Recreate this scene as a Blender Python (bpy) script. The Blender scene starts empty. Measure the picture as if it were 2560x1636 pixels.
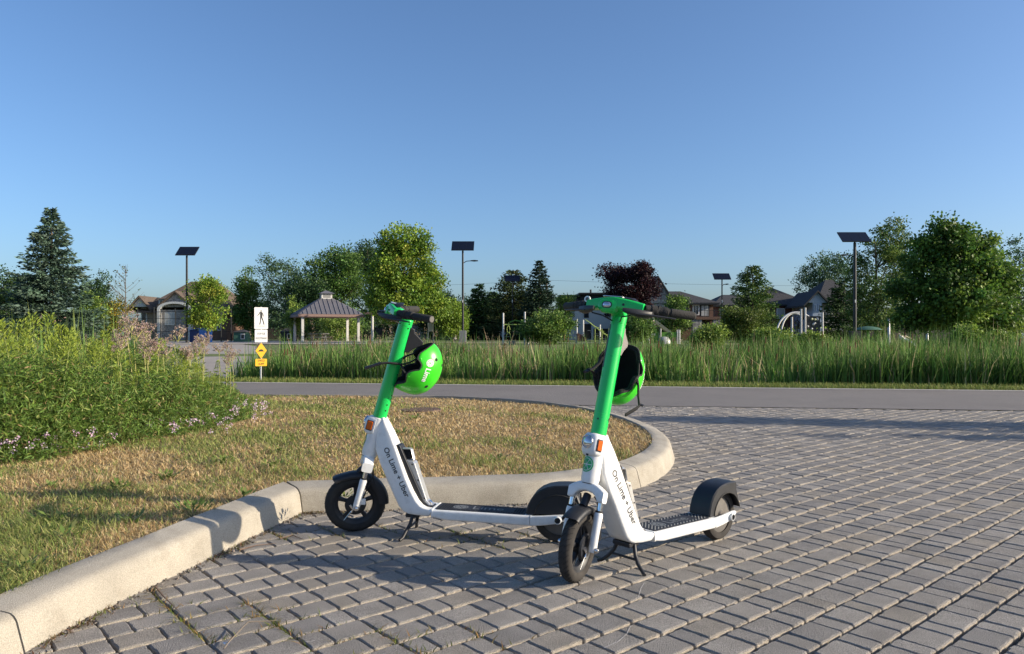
import bpy, math, random
import numpy as np
from mathutils import Vector, Matrix
R = math.radians
S = bpy.context.scene
COL = S.collection
# ---------------------------------------------------------------- camera, sky, sun, exposure
CAMH = 1.05; FPX = 1850.0
cam = bpy.data.cameras.new('camera'); camo = bpy.data.objects.new('camera', cam); COL.objects.link(camo)
camo.location = (0, 0, CAMH); camo.rotation_euler = (R(90), 0, 0)
cam.sensor_width = 36; cam.sensor_fit = 'HORIZONTAL'; cam.lens = 36 * FPX / 2560
cam.shift_y = 17 / 2560; cam.clip_start = .05; cam.clip_end = 2000
S.camera = camo
SUN_EL, SUN_AZ = 20.5, 99.0          # azimuth clockwise from +Y (the view direction)
W = bpy.data.worlds.new('World'); S.world = W; W.use_nodes = True
wn = W.node_tree.nodes; wl = W.node_tree.links
sky = wn.new('ShaderNodeTexSky'); sky.sky_type = 'NISHITA'; sky.sun_disc = False
sky.sun_elevation = R(SUN_EL); sky.sun_rotation = R(SUN_AZ)
sky.altitude = 0; sky.air_density = .92; sky.dust_density = 1.7; sky.ozone_density = 5.2
bg = wn['Background']; bg.inputs['Strength'].default_value = .13
wl.new(sky.outputs[0], bg.inputs[0])
sl = bpy.data.lights.new('sun', 'SUN'); so = bpy.data.objects.new('sun', sl); COL.objects.link(so)
sl.energy = 5.0; sl.angle = R(.5); sl.color = (1, .86, .66)
tosun = Vector((math.sin(R(SUN_AZ)) * math.cos(R(SUN_EL)), math.cos(R(SUN_AZ)) * math.cos(R(SUN_EL)), math.sin(R(SUN_EL))))
so.rotation_euler = tosun.to_track_quat('Z', 'Y').to_euler(); so.location = (8, -2, 6)
S.view_settings.view_transform = 'Standard'; S.view_settings.look = 'None'
S.view_settings.exposure = 0.57; S.view_settings.gamma = 1
S.render.resolution_x = 1024; S.render.resolution_y = 654

# ---------------------------------------------------------------- helpers
rng = np.random.default_rng(7)
M = {}
def nd(nt, t, **k):
    n = nt.nodes.new(t)
    for a, b in k.items(): setattr(n, a, b)
    return n
def mat(name, col, rough=.6, metal=0, var=0, vscale=8, bump=0, bscale=60, spec=.5, coat=0, attr=None, transl=0, speck=None, obj=False, dark=None, rvar=0):
    """principled material; var = tone variation by noise, bump = fine relief, speck = (scale, amount), dark=(colour, scale, amount) stains"""
    m = bpy.data.materials.new(name); m.use_nodes = True; nt = m.node_tree; L = nt.links
    p = nt.nodes['Principled BSDF']; out = nt.nodes['Material Output']
    p.inputs['Roughness'].default_value = rough; p.inputs['Metallic'].default_value = metal
    p.inputs['Specular IOR Level'].default_value = spec
    if coat: p.inputs['Coat Weight'].default_value = coat; p.inputs['Coat Roughness'].default_value = .08
    c = None
    tc = nd(nt, 'ShaderNodeTexCoord'); vec = tc.outputs['Object'] if obj else nd(nt, 'ShaderNodeNewGeometry').outputs['Position']
    if attr:
        a = nd(nt, 'ShaderNodeAttribute', attribute_name=attr); c = a.outputs['Color']
    else:
        rgb = nd(nt, 'ShaderNodeRGB'); rgb.outputs[0].default_value = (*col, 1); c = rgb.outputs[0]
    def mul(c, fac_socket, lo, hi):
        mr = nd(nt, 'ShaderNodeMapRange'); L.new(fac_socket, mr.inputs[0]); mr.inputs[1].default_value = .3; mr.inputs[2].default_value = .7
        mr.inputs[3].default_value = lo; mr.inputs[4].default_value = hi
        x = nd(nt, 'ShaderNodeVectorMath', operation='SCALE'); L.new(c, x.inputs[0]); L.new(mr.outputs[0], x.inputs['Scale'])
        return x.outputs[0]
    if var:
        n = nd(nt, 'ShaderNodeTexNoise'); n.inputs['Scale'].default_value = vscale; n.inputs['Detail'].default_value = 5
        L.new(vec, n.inputs['Vector']); c = mul(c, n.outputs['Fac'], 1 - var, 1 + var)
    if dark:
        n = nd(nt, 'ShaderNodeTexNoise'); n.inputs['Scale'].default_value = dark[1]; n.inputs['Detail'].default_value = 6; n.inputs['Roughness'].default_value = .65
        L.new(vec, n.inputs['Vector'])
        mr = nd(nt, 'ShaderNodeMapRange'); L.new(n.outputs['Fac'], mr.inputs[0]); mr.inputs[1].default_value = .5; mr.inputs[2].default_value = .72; mr.inputs[4].default_value = dark[2]
        mx = nd(nt, 'ShaderNodeMix', data_type='RGBA'); L.new(mr.outputs[0], mx.inputs[0]); L.new(c, mx.inputs[6]); mx.inputs[7].default_value = (*dark[0], 1); c = mx.outputs[2]
    if speck:
        n = nd(nt, 'ShaderNodeTexNoise'); n.inputs['Scale'].default_value = speck[0]; n.inputs['Detail'].default_value = 2
        L.new(vec, n.inputs['Vector']); c = mul(c, n.outputs['Fac'], 1 - speck[1], 1 + speck[1])
    L.new(c, p.inputs['Base Color'])
    if rvar:
        n = nd(nt, 'ShaderNodeTexNoise'); n.inputs['Scale'].default_value = 25; n.inputs['Detail'].default_value = 6; L.new(vec, n.inputs['Vector'])
        mr = nd(nt, 'ShaderNodeMapRange'); L.new(n.outputs['Fac'], mr.inputs[0]); mr.inputs[3].default_value = max(.05, rough - rvar); mr.inputs[4].default_value = rough + rvar
        L.new(mr.outputs[0], p.inputs['Roughness'])
    if bump:
        n = nd(nt, 'ShaderNodeTexNoise'); n.inputs['Scale'].default_value = bscale; n.inputs['Detail'].default_value = 6
        L.new(vec, n.inputs['Vector'])
        b = nd(nt, 'ShaderNodeBump'); b.inputs['Strength'].default_value = bump; b.inputs['Distance'].default_value = .01
        L.new(n.outputs['Fac'], b.inputs['Height']); L.new(b.outputs[0], p.inputs['Normal'])
    if transl:
        t = nd(nt, 'ShaderNodeBsdfTranslucent'); L.new(c, t.inputs['Color'])
        mx = nd(nt, 'ShaderNodeMixShader'); mx.inputs[0].default_value = transl
        L.new(p.outputs[0], mx.inputs[1]); L.new(t.outputs[0], mx.inputs[2]); L.new(mx.outputs[0], out.inputs['Surface'])
    M[name] = m
    return m

def tag(o, label=None, cat=None, group=None, kind=None):
    if label: o['label'] = label
    if cat: o['category'] = cat
    if group: o['group'] = group
    if kind: o['kind'] = kind
    return o
def empty(name, loc=(0, 0, 0), rz=0, **k):
    o = bpy.data.objects.new(name, None); COL.objects.link(o); o.location = loc; o.rotation_euler = (0, 0, rz); o.empty_display_size = .1
    return tag(o, **k)
def link(name, me, m=None, parent=None, **k):
    o = bpy.data.objects.new(name, me); COL.objects.link(o); o.parent = parent
    if m is not None and len(me.materials) == 0: me.materials.append(M[m] if isinstance(m, str) else m)
    return tag(o, **k)
def np_mesh(name, V, F, cols=None, smooth=False):
    """V (n,3), F (m,k) arrays"""
    V = np.asarray(V, np.float32); F = np.asarray(F, np.int32); me = bpy.data.meshes.new(name)
    k = F.shape[1]; me.vertices.add(len(V)); me.vertices.foreach_set('co', V.ravel())
    me.loops.add(F.size); me.loops.foreach_set('vertex_index', F.ravel())
    me.polygons.add(len(F)); me.polygons.foreach_set('loop_start', np.arange(0, F.size, k, dtype=np.int32))
    if smooth: me.polygons.foreach_set('use_smooth', np.ones(len(F), bool))
    me.update(calc_edges=True)
    if cols is not None:
        a = me.attributes.new('tone', 'FLOAT_COLOR', 'POINT')
        c = np.ones((len(V), 4), np.float32); c[:, :3] = cols; a.data.foreach_set('color', c.ravel())
    return me
class MB:
    """collects shapes for ONE mesh"""
    def __init__(s): s.v = []; s.f = []
    def add(s, V, F):
        o = len(s.v); s.v += [tuple(v) for v in V]; s.f += [tuple(i + o for i in f) for f in F]; return s
    def box(s, a, b):
        x0, y0, z0 = a; x1, y1, z1 = b
        return s.add([(x, y, z) for z in (z0, z1) for y in (y0, y1) for x in (x0, x1)], [(0, 2, 3, 1), (4, 5, 7, 6), (0, 1, 5, 4), (2, 6, 7, 3), (0, 4, 6, 2), (1, 3, 7, 5)])
    def cbox(s, c, d): return s.box([c[i] - d[i] / 2 for i in range(3)], [c[i] + d[i] / 2 for i in range(3)])
    def loft(s, secs, cap=True, closed=True):
        n = len(secs[0]); V = [p for q in secs for p in q]; F = []
        for i in range(len(secs) - 1):
            for j in range(n if closed else n - 1):
                a = i * n + j; b = i * n + (j + 1) % n; F.append((a, b, b + n, a + n))
        if cap: F.append(tuple(range(n))[::-1]); F.append(tuple(range((len(secs) - 1) * n, len(secs) * n)))
        return s.add(V, F)
    def tube(s, pts, r, n=12, cap=True, flat=None):
        pts = [Vector(p) for p in pts]; rr = r if isinstance(r, (list, tuple)) else [r] * len(pts); secs = []; up = None
        for i, p in enumerate(pts):
            t = (pts[min(i + 1, len(pts) - 1)] - pts[max(i - 1, 0)]).normalized()
            if up is None: up = Vector((0, 0, 1)) if abs(t.z) < .9 else Vector((1, 0, 0))
            x = t.cross(up).normalized(); up2 = x.cross(t).normalized(); up = up2
            fl = flat or (1, 1)
            secs.append([p + (x * math.cos(2 * math.pi * k / n) * fl[0] + up2 * math.sin(2 * math.pi * k / n) * fl[1]) * rr[i] for k in range(n)])
        return s.loft(secs, cap)
    def lathe(s, prof, c, axis, n=24, a0=0, a1=2 * math.pi):
        """prof = [(r, h)] about axis through c"""
        ax = Vector(axis).normalized(); u = ax.orthogonal().normalized(); w = ax.cross(u); c = Vector(c)
        full = abs(a1 - a0 - 2 * math.pi) < 1e-6; m = n if full else n + 1
        secs = [[c + ax * h + (u * math.cos(a0 + (a1 - a0) * k / n) + w * math.sin(a0 + (a1 - a0) * k / n)) * r for k in range(m)] for r, h in prof]
        return s.loft(secs, cap=False, closed=full)
    def prism(s, poly, h0, h1, f):
        """poly 2d extruded; f(a,b,h)->xyz"""
        n = len(poly); V = [f(a, b, h0) for a, b in poly] + [f(a, b, h1) for a, b in poly]
        F = [tuple(range(n))[::-1], tuple(range(n, 2 * n))] + [(i, (i + 1) % n, (i + 1) % n + n, i + n) for i in range(n)]
        return s.add(V, F)
    def xf(s, mtx):
        s.v = [tuple(mtx @ Vector(v)) for v in s.v]; return s
    def mesh(s, name, smooth=None):
        me = bpy.data.meshes.new(name); me.from_pydata(s.v, [], s.f)
        import bmesh
        bm = bmesh.new(); bm.from_mesh(me); bmesh.ops.recalc_face_normals(bm, faces=bm.faces); bm.to_mesh(me); bm.free()
        if smooth is not None:
            me.polygons.foreach_set('use_smooth', np.ones(len(me.polygons), bool)); me.set_sharp_from_angle(angle=R(smooth))
        me.update(); return me
    def build(s, name, m, parent=None, smooth=None, bevel=0, **k):
        o = link(name, s.mesh(name, smooth), m, parent, **k)
        if bevel:
            b = o.modifiers.new('bevel', 'BEVEL'); b.width = bevel; b.segments = 2; b.limit_method = 'ANGLE'; b.angle_limit = R(35)
        return o
def text_mesh(body, size, align='CENTER', bold=0):
    cu = bpy.data.curves.new('lettering', 'FONT'); cu.body = body; cu.size = size; cu.align_x = align; cu.align_y = 'CENTER'; cu.resolution_u = 3; cu.offset = bold
    o = bpy.data.objects.new('lettering', cu); COL.objects.link(o); bpy.context.view_layer.update()
    me = bpy.data.meshes.new_from_object(o.evaluated_get(bpy.context.evaluated_depsgraph_get()))
    bpy.data.objects.remove(o); V = np.array([v.co[:] for v in me.vertices]); F = [tuple(p.vertices) for p in me.polygons]; bpy.data.meshes.remove(me)
    return V, F
def copy_tree(o, parent=None):
    c = o.copy(); COL.objects.link(c); c.parent = parent
    for ch in o.children: copy_tree(ch, c)
    return c
def px(x, d): return (x - 1280) / FPX * d          # photo measurement -> metres at distance d
def pz(y, d): return CAMH - (y - 835) * d / FPX

# ---------------------------------------------------------------- layout of the ground
G = .3                                              # level of the park beyond the ditch
def road_far(x): return 15.05 - .1544 * x
def road_near(x): return 10.95 - .126 * x
OUT = [(-1.9, .6), (-1.69, 1.6), (-1.597, 2.425), (-1.545, 2.83), (-1.41, 3.456), (-1.32, 3.9), (-1.228, 4.336), (-.7, 4.43), (-.176, 4.52), (.16, 4.58), (.5, 4.73), (.83, 5.0), (1.11, 5.45),
       (1.34, 6.1), (1.44, 6.8), (1.42, 7.5), (1.29, 8.3), (1.02, 9.15), (.56, 9.85), (-.05, 10.4), (-.6, 10.75), (-1.05, 10.93), (-1.9, 11.0), (-3.3, 11.12), (-6, 11.5), (-13, 12.4)]
def catmull(P, k):
    P = np.array(P, float); Q = []
    for i in range(len(P) - 1):
        a, b, c, d = P[max(i - 1, 0)], P[i], P[i + 1], P[min(i + 2, len(P) - 1)]
        for t in np.linspace(0, 1, k, endpoint=False):
            Q.append(.5 * (2 * b + (c - a) * t + (2 * a - 5 * b + 4 * c - d) * t * t + (3 * b - a - 3 * c + d) * t ** 3))
    Q.append(P[-1]); return np.array(Q)
CI = 6                                              # sharp corner of the kerb
o1 = catmull(OUT[:CI + 1], 6); o2 = catmull(OUT[CI:], 6); OUTC = np.vstack([o1[:-1], o2])
def inpoly(x, y, P):
    x = np.asarray(x); y = np.asarray(y); c = np.zeros(x.shape, bool); n = len(P)
    for i in range(n):
        x0, y0 = P[i]; x1, y1 = P[i - 1]
        if y0 == y1: continue
        c ^= ((y0 > y) != (y1 > y)) & (x < (x1 - x0) * (y - y0) / (y1 - y0) + x0)
    return c
ISL = np.vstack([OUTC, [(-13, .6)]])
# inward normals of the outline (to the left of travel)
def offs(P, d):
    T = np.gradient(P, axis=0); T /= np.linalg.norm(T, axis=1)[:, None]; N = np.stack([-T[:, 1], T[:, 0]], 1)
    return P + N * d
def mitre(P, ci, d):
    Q1 = offs(P[:ci + 1], d); Q2 = offs(P[ci:], d)
    a = Q1[-1]; ta = P[ci] - P[ci - 1]; b = Q2[0]; tb = P[ci + 1] - P[ci]
    t = np.linalg.solve(np.array([ta, -tb]).T, b - a)[0]; c = a + ta * t
    return np.vstack([Q1[:-1], c, Q2[1:]])
def hter(x, y):
    """height of the terrain sheet"""
    f = y - road_far(x)
    g = np.interp(f, [-1e9, -.1, .02, .7, 1.6, 4.2, 7, 9.5, 1e9], [-.07, -.07, -.004, .02, -.12, -.12, .15, G, G])
    return g
def noise2(x, y, s, seed=0):
    r = np.random.default_rng(seed); v = 0
    for k in range(5):
        a, b, p = r.normal(0, s, 3); v = v + np.sin(a * x + b * y + p * 9)
    return v / 5

mat('lawn', (.10, .13, .03), .95, var=.25, vscale=.6, speck=(9, .3), dark=((.19, .16, .055), .35, .7))
mat('bed', (.10, .09, .075), .95, var=.3, vscale=30, bump=.8, bscale=160, speck=(140, .6))
mat('asphalt', (.17, .155, .145), .9, var=.07, vscale=.6, bump=.5, bscale=180, speck=(160, .25), dark=((.125, .115, .11), .9, .6))
mat('edge_paint', (.5, .49, .46), .85, var=.15, vscale=6)
mat('concrete', (.345, .315, .262), .92, var=.13, vscale=4, bump=.45, bscale=260, speck=(240, .22), dark=((.24, .21, .165), 7, .55))
mat('brick', (.238, .221, .202), .95, var=.17, vscale=6.5, bump=.9, bscale=220, speck=(330, .5), dark=((.18, .165, .15), 1.6, .5))
for nm_, k_, w_ in (('brick_pale', 1.13, 1.0), ('brick_dark', .87, .985), ('brick_warm', 1.0, 1.03)): mat(nm_, (.238 * k_ * w_, .221 * k_, .202 * k_ / w_ ** 2), .95, var=.17, vscale=6.5, bump=.9, bscale=220, speck=(330, .5), dark=((.18, .165, .15), 1.6, .5))
mat('joint_sand', (.40, .355, .295), .95, var=.2, vscale=40, bump=.8, bscale=300, speck=(300, .35))
BM = ['brick', 'brick_pale', 'brick_dark', 'brick_warm']
mat('soil', (.22, .165, .09), .95, var=.3, vscale=6, bump=.5, bscale=60, dark=((.09, .10, .03), 1.3, .7))
mat('blade', (.1, .1, .1), .7, attr='tone', transl=.3, spec=.25)
mat('leaf', (.1, .1, .1), .55, attr='tone', transl=.32, spec=.3)
mat('needle', (.1, .1, .1), .7, attr='tone', transl=.1, spec=.2)
mat('bark', (.10, .08, .06), .95, var=.3, vscale=14, bump=.6, bscale=40)
mat('path', (.30, .27, .24), .9, var=.1, vscale=2, speck=(60, .2))

# terrain sheet to the horizon
xs = np.concatenate([np.linspace(-900, -60, 15), np.linspace(-55, 55, 89), np.linspace(60, 900, 15)])
ys = np.concatenate([np.linspace(-40, 8, 13), np.linspace(9, 30, 106), np.linspace(32, 120, 45), np.linspace(140, 1500, 18)])
X, Y = np.meshgrid(xs, ys); Z = hter(X, Y) + np.where(Y > 26, .03 * noise2(X, Y, .15, 3), 0)
n = len(xs); I = np.arange(len(ys) - 1)[:, None] * n + np.arange(n - 1)[None]
F = np.stack([I, I + 1, I + n + 1, I + n], -1).reshape(-1, 4)
link('ground', np_mesh('ground', np.stack([X, Y, Z], -1).reshape(-1, 3), F, smooth=True), 'lawn', kind='structure')
# road
def strip(name, m, f0, f1, z, x0=-60, x1=60, n=60):
    q = np.linspace(x0, x1, n + 1); V = [(a, f0(a), z) for a in q] + [(a, f1(a), z) for a in q]
    F = [(i, i + 1, i + n + 2, i + n + 1) for i in range(n)]
    return link(name, np_mesh(name, V, F), m, kind='structure')
strip('road', 'asphalt', road_near, road_far, .008)
strip('road_edge_line', 'edge_paint', lambda x: road_far(x) - .16, lambda x: road_far(x) - .03, .012)
strip('paving_bed', 'bed', lambda x: -3, lambda x: road_near(x) - .001, -.026, -14, 40)
# kerb in cast segments, cut at the joints
PROF = [(0, -.06), (0, .004), (.024, .095), (.030, .112), (.040, .125), (.054, .134), (.072, .139), (.12, .146), (.180, .154), (.186, .150), (.186, .0)]
RINGS = []
for d, z in PROF:
    q = mitre(OUTC, CI * 6, d); RINGS.append(np.column_stack([q, np.full(len(q), z)]))
RINGS = np.array(RINGS)                                                     # prof, along, xyz
along = np.r_[0, np.cumsum(np.linalg.norm(np.diff(OUTC, axis=0), axis=1))]
RINGS[2:9, :, 2] += .0025 * np.sin(along * 2.3) + .0012 * np.sin(along * 9.1)
RINGS[1:8, :, :2] += (rng.normal(0, .0012, (7, len(OUTC), 2)))
kerb = empty('kerb', (0, 0, 0), kind='structure')
cuts = [0, 12, CI * 6, 67, 100, 118, 132, len(OUTC) - 1]
for a, b in zip(cuts[:-1], cuts[1:]):
    secs = []
    for i in range(a, b + 1):
        P = RINGS[:, i].copy()
        if i == a: P[:, :2] += (RINGS[:, i + 1] - RINGS[:, i])[:, :2] / np.linalg.norm((RINGS[0, i + 1] - RINGS[0, i])[:2]) * .004
        if i == b: P[:, :2] -= (RINGS[:, i] - RINGS[:, i - 1])[:, :2] / np.linalg.norm((RINGS[0, i] - RINGS[0, i - 1])[:2]) * .004
        secs.append([tuple(p) for p in P])
    MB().loft(secs, cap=True).build('kerb_segment', 'concrete', kerb, smooth=40)
# island soil
INN = mitre(OUTC, CI * 6, .18)
def hisl(x, y): return .138 + .02 * noise2(x, y, .9, 5)
xs = np.arange(-13, 1.5, .11); ys = np.arange(.7, 12.4, .11); X, Y = np.meshgrid(xs, ys); n = len(xs)
ins = inpoly(X, Y, np.vstack([mitre(OUTC, CI * 6, .1), [(-13, .6)]]))
I = np.arange(len(ys) - 1)[:, None] * n + np.arange(n - 1)[None]
ok = ins[:-1, :-1] & ins[1:, :-1] & ins[:-1, 1:] & ins[1:, 1:]
F = np.stack([I, I + 1, I + n + 1, I + n], -1)[ok]
link('island_soil', np_mesh('island_soil', np.stack([X, Y, hisl(X, Y) - .012], -1).reshape(-1, 3), F, smooth=True), 'soil', kind='structure')

# ---------------------------------------------------------------- paving bricks
A1 = R(41.05); d1 = np.array([math.cos(A1), math.sin(A1)]); d2 = np.array([d1[1], -d1[0]])  # along the rows / towards the viewer
PT, PR = .246, .137
t0 = np.array([-1.02, 3.62]) @ d1; r0 = np.array([1.71, 3.074]) @ d2
def undul(x, y): return .004 * noise2(x, y, 1.1, 11) + .0025 * noise2(x, y, 3, 12)
def brick_shape(w, h, seed, fine):
    r = np.random.default_rng(seed); P = []
    def side(a, b, k):
        for i in range(k):
            t = i / k; j = 0 if i == 0 else r.normal(0, .0016); nx, ny = (b[1] - a[1]), -(b[0] - a[0]); l = math.hypot(nx, ny)
            P.append((a[0] + (b[0] - a[0]) * t + nx / l * j, a[1] + (b[1] - a[1]) * t + ny / l * j))
    x, y, c = w / 2, h / 2, .004
    k = 5 if fine else 1
    C = [(-x + c, -y), (x - c, -y), (x, -y + c), (x, y - c), (x - c, y), (-x + c, y), (-x, y - c), (-x, -y + c)]
    for i in range(8): side(C[i], C[(i + 1) % 8], (k if i % 2 == 0 else 1))
    P = np.array(P); ctr = P * np.array([1 - .005 * 2 / w, 1 - .005 * 2 / h]); n = len(P)
    zt = r.normal(0, .0005, n) if fine else 0
    V = np.vstack([np.column_stack([ctr, np.zeros(n)]), np.column_stack([P, np.full(n, -.0042) + zt]), np.column_stack([P * 1.0, np.full(n, -.03)])])
    F = [tuple(range(n))] + [(n + i, n + (i + 1) % n, (i + 1) % n, i) for i in range(n)] + [(2 * n + i, 2 * n + (i + 1) % n, n + (i + 1) % n, n + i) for i in range(n)]
    return V, F
BW = {0: .150, 1: .081}
shapes = {(k, fi): [brick_shape(BW[k], .1215, 50 + k * 10 + i, fi) for i in range(5 if fi else 2)] for k in (0, 1) for fi in (True, False)}
bricks = []
for ir in range(-75, 75):
    for it in range(-50, 75):
        for j in (0, 1):
            par = ir % 2; big_first = par == 0
            if big_first: kind, off = ((0, .0795), (1, .2015))[j]
            else: kind, off = ((1, .0455), (0, .1675))[j]
            t = t0 + it * PT + off; rr = r0 + ir * PR + PR / 2
            bricks.append((*(d1 * t + d2 * rr), kind))
bricks = np.array(bricks); bx, by = bricks[:, 0], bricks[:, 1]
keep = (by > 1.1) & (by < road_near(bx) + .03) & (np.abs(bx) < .75 * by + 1.2) & ~inpoly(bx, by, np.vstack([mitre(OUTC, CI * 6, .11), [(-13, .6)]]))
bricks = bricks[keep]; bx, by = bricks[:, 0], bricks[:, 1]
inview = (np.abs(bx) < .70 * by) & (by > 2.42)
order = np.argsort(np.where(inview, by, 99)); single = set(order[:300].tolist())
paving = empty('brick_paving', (0, 0, 0), kind='structure')
bm_cache = {}
SV, SF, SM, nv = [], [], [], 0
for i, (x, y, k) in enumerate(bricks):
    k = int(k); fine = y < 6.2; sh = shapes[(k, fine)]; vi = int(rng.integers(len(sh)))
    z = undul(x, y) + rng.normal(0, .0012); rot = A1 + rng.normal(0, .008); tx, ty = rng.normal(0, .006, 2); dx, dy = rng.normal(0, .0012, 2)
    if i in single:
        mi = int(rng.choice(4, p=[.46, .2, .2, .14])); key = (k, vi, mi)
        if key not in bm_cache:
            me = bpy.data.meshes.new('brick'); me.from_pydata([tuple(v) for v in sh[vi][0]], [], sh[vi][1]); me.materials.append(M[BM[mi]]); me.materials.append(M['joint_sand']); nn_ = (len(sh[vi][1]) - 1) // 2; me.polygons.foreach_set('material_index', np.array([0] * (1 + nn_) + [1] * nn_, np.int32)); bm_cache[key] = me
        o = link('brick', bm_cache[key], None, paving); o.location = (x + dx, y + dy, z); o.rotation_euler = (tx, ty, rot)
    else:
        V, F = sh[vi]; c, s = math.cos(rot), math.sin(rot)
        Q = np.column_stack([V[:, 0] * c - V[:, 1] * s + x + dx, V[:, 0] * s + V[:, 1] * c + y + dy, V[:, 2] + V[:, 0] * tx + V[:, 1] * ty + z])
        SV.append(Q); SF += [tuple(a + nv for a in f) for f in F]; nv += len(V); nn_ = (len(F) - 1) // 2; SM += [int(rng.choice(4, p=[.46, .2, .2, .14]))] * (1 + nn_) + [4] * nn_
me = bpy.data.meshes.new('brick_field'); me.from_pydata(np.vstack(SV).tolist(), [], SF)
for b_ in BM + ['joint_sand']: me.materials.append(M[b_])
me.polygons.foreach_set('material_index', np.array(SM, np.int32))
link('brick_field', me, None, paving, kind='stuff')

# ---------------------------------------------------------------- blades of grass
def blades(P, h, w, lean, cols, bend=.5, seg=2, r=None):
    """P (n,3) feet; h,w,lean arrays; triangles"""
    r = r or rng; n = len(P); a = r.uniform(0, 2 * np.pi, n); dirv = np.stack([np.cos(a), np.sin(a), np.zeros(n)], 1)
    b = a + r.uniform(.8, 2.3, n); wv = np.stack([np.cos(b), np.sin(b), np.zeros(n)], 1) * (w / 2)[:, None]
    up = np.array([0, 0, 1.0]); L = (h * lean)[:, None]
    m1 = P + up * (h * .5)[:, None] + dirv * L * (.5 - bend * .3); tip = P + up * (h * (1 - .25 * lean))[:, None] + dirv * L
    V = np.stack([P - wv, P + wv, m1 - wv * .8, m1 + wv * .8, tip], 1).reshape(-1, 3)
    i = np.arange(n)[:, None] * 5
    F = np.concatenate([i + [[0, 1, 3]], i + [[0, 3, 2]], i + [[2, 3, 4]]], 1).reshape(-1, 3)
    return V, F, np.repeat(cols, 5, 0)
def pal(n, cols, wts=None, j=.12, r=None):
    r = r or rng; c = np.array(cols)[r.choice(len(cols), n, p=wts)]
    return np.clip(c * r.uniform(1 - j * 2, 1 + j * 2, (n, 1)) * r.uniform(1 - j / 2, 1 + j / 2, (n, 3)), .003, 1)
DRY = [(.60, .445, .225), (.50, .355, .165), (.68, .54, .31), (.36, .245, .11)]
GRN = [(.25, .29, .075), (.16, .23, .055), (.36, .36, .13)]
N = 240000
d = 2.0 * (12.0 / 2.0) ** rng.uniform(0, 1, N); x = rng.uniform(-.78, .3, N) * d
ok = inpoly(x, d, np.vstack([mitre(OUTC, CI * 6, .175), [(-13, .6)]])); x, y = x[ok], d[ok]; n = len(x)
gn = noise2(x, y, 1.6, 21) * .9 + noise2(x, y, 4.5, 22) * .7 + np.clip((-1.0 - x) * .2, -.12, .45) + np.clip((5.2 - y) * .05, -.1, .2) + rng.normal(0, .34, n)
grn = gn > .38
cols = np.where(grn[:, None], pal(n, GRN), pal(n, DRY))
h = np.where(grn, rng.uniform(.025, .07, n), rng.uniform(.015, .045, n)) * (1 + .35 * noise2(x, y, 5, 23)); w = rng.uniform(.0025, .0055, n) * np.clip(y / 4, .8, 2.2)
V, F, C = blades(np.stack([x, y, hisl(x, y) - .014], 1), h, w, rng.uniform(.3, 1.5, n), cols)
link('island_grass', np_mesh('island_grass', V, F, C), 'blade', label='dry straw coloured turf with green tufts on the island', cat='grass', kind='stuff')
# trampled thatch lying flat between the blades
ok = rng.uniform(size=n) < .22
V, F, C = blades(np.stack([x, y, hisl(x, y) - .012], 1)[ok], np.full(ok.sum(), .02), w[ok] * 1.3, rng.uniform(2, 4, ok.sum()), pal(ok.sum(), DRY))
link('island_thatch', np_mesh('island_thatch', V, F, C), 'blade', label='flattened dead grass between the blades on the island', cat='grass', kind='stuff')

# low broadleaf weeds and darker tufts in the turf
P, D_, L_, C_ = [], [], [], []
for cx, cy in [(1240, 1148), (1000, 1085), (690, 1160), (560, 1150), (860, 1245), (330, 1300), (150, 1295), (160, 1340), (480, 1275), (300, 1215), (130, 1215), (60, 1420), (1040, 1050), (1330, 1100), (700, 1125), (420, 1190), (930, 1000), (610, 1240)]:
    d_ = (CAMH - .15) * FPX / (cy - 835); x0_ = (cx - 1280) / FPX * d_; k = int(rng.integers(18, 60)); a = rng.uniform(0, 6.28, k); rr_ = rng.uniform(.0, .04 + .0016 * k, k)
    P.append(np.stack([x0_ + rr_ * np.cos(a), d_ + rr_ * np.sin(a), hisl(x0_, d_) + rng.uniform(0, .03, k)], 1)); D_.append(np.stack([np.cos(a) * .8, np.sin(a) * .8, rng.uniform(.1, 1, k)], 1)); L_.append(rng.uniform(.02, .055, k)); C_.append(pal(k, [(.11, .18, .035), (.15, .22, .05), (.2, .22, .07)]))
P = np.vstack(P); D_ = np.vstack(D_); D_ /= np.linalg.norm(D_, axis=1)[:, None]; L_ = np.concatenate(L_); W_ = np.cross(D_, [0, 0, 1.0]); W_ /= np.linalg.norm(W_, axis=1)[:, None]
V = np.stack([P, P + D_ * (L_ * .5)[:, None] + W_ * (L_ * .2)[:, None], P + D_ * L_[:, None], P + D_ * (L_ * .5)[:, None] - W_ * (L_ * .2)[:, None]], 1).reshape(-1, 3)
link('turf_weeds', np_mesh('turf_weeds', V, np.arange(len(V)).reshape(-1, 4), np.repeat(np.vstack(C_), 4, 0)), 'leaf', label='low green broadleaf weeds dotted over the dry turf', cat='weeds', kind='stuff')
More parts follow.
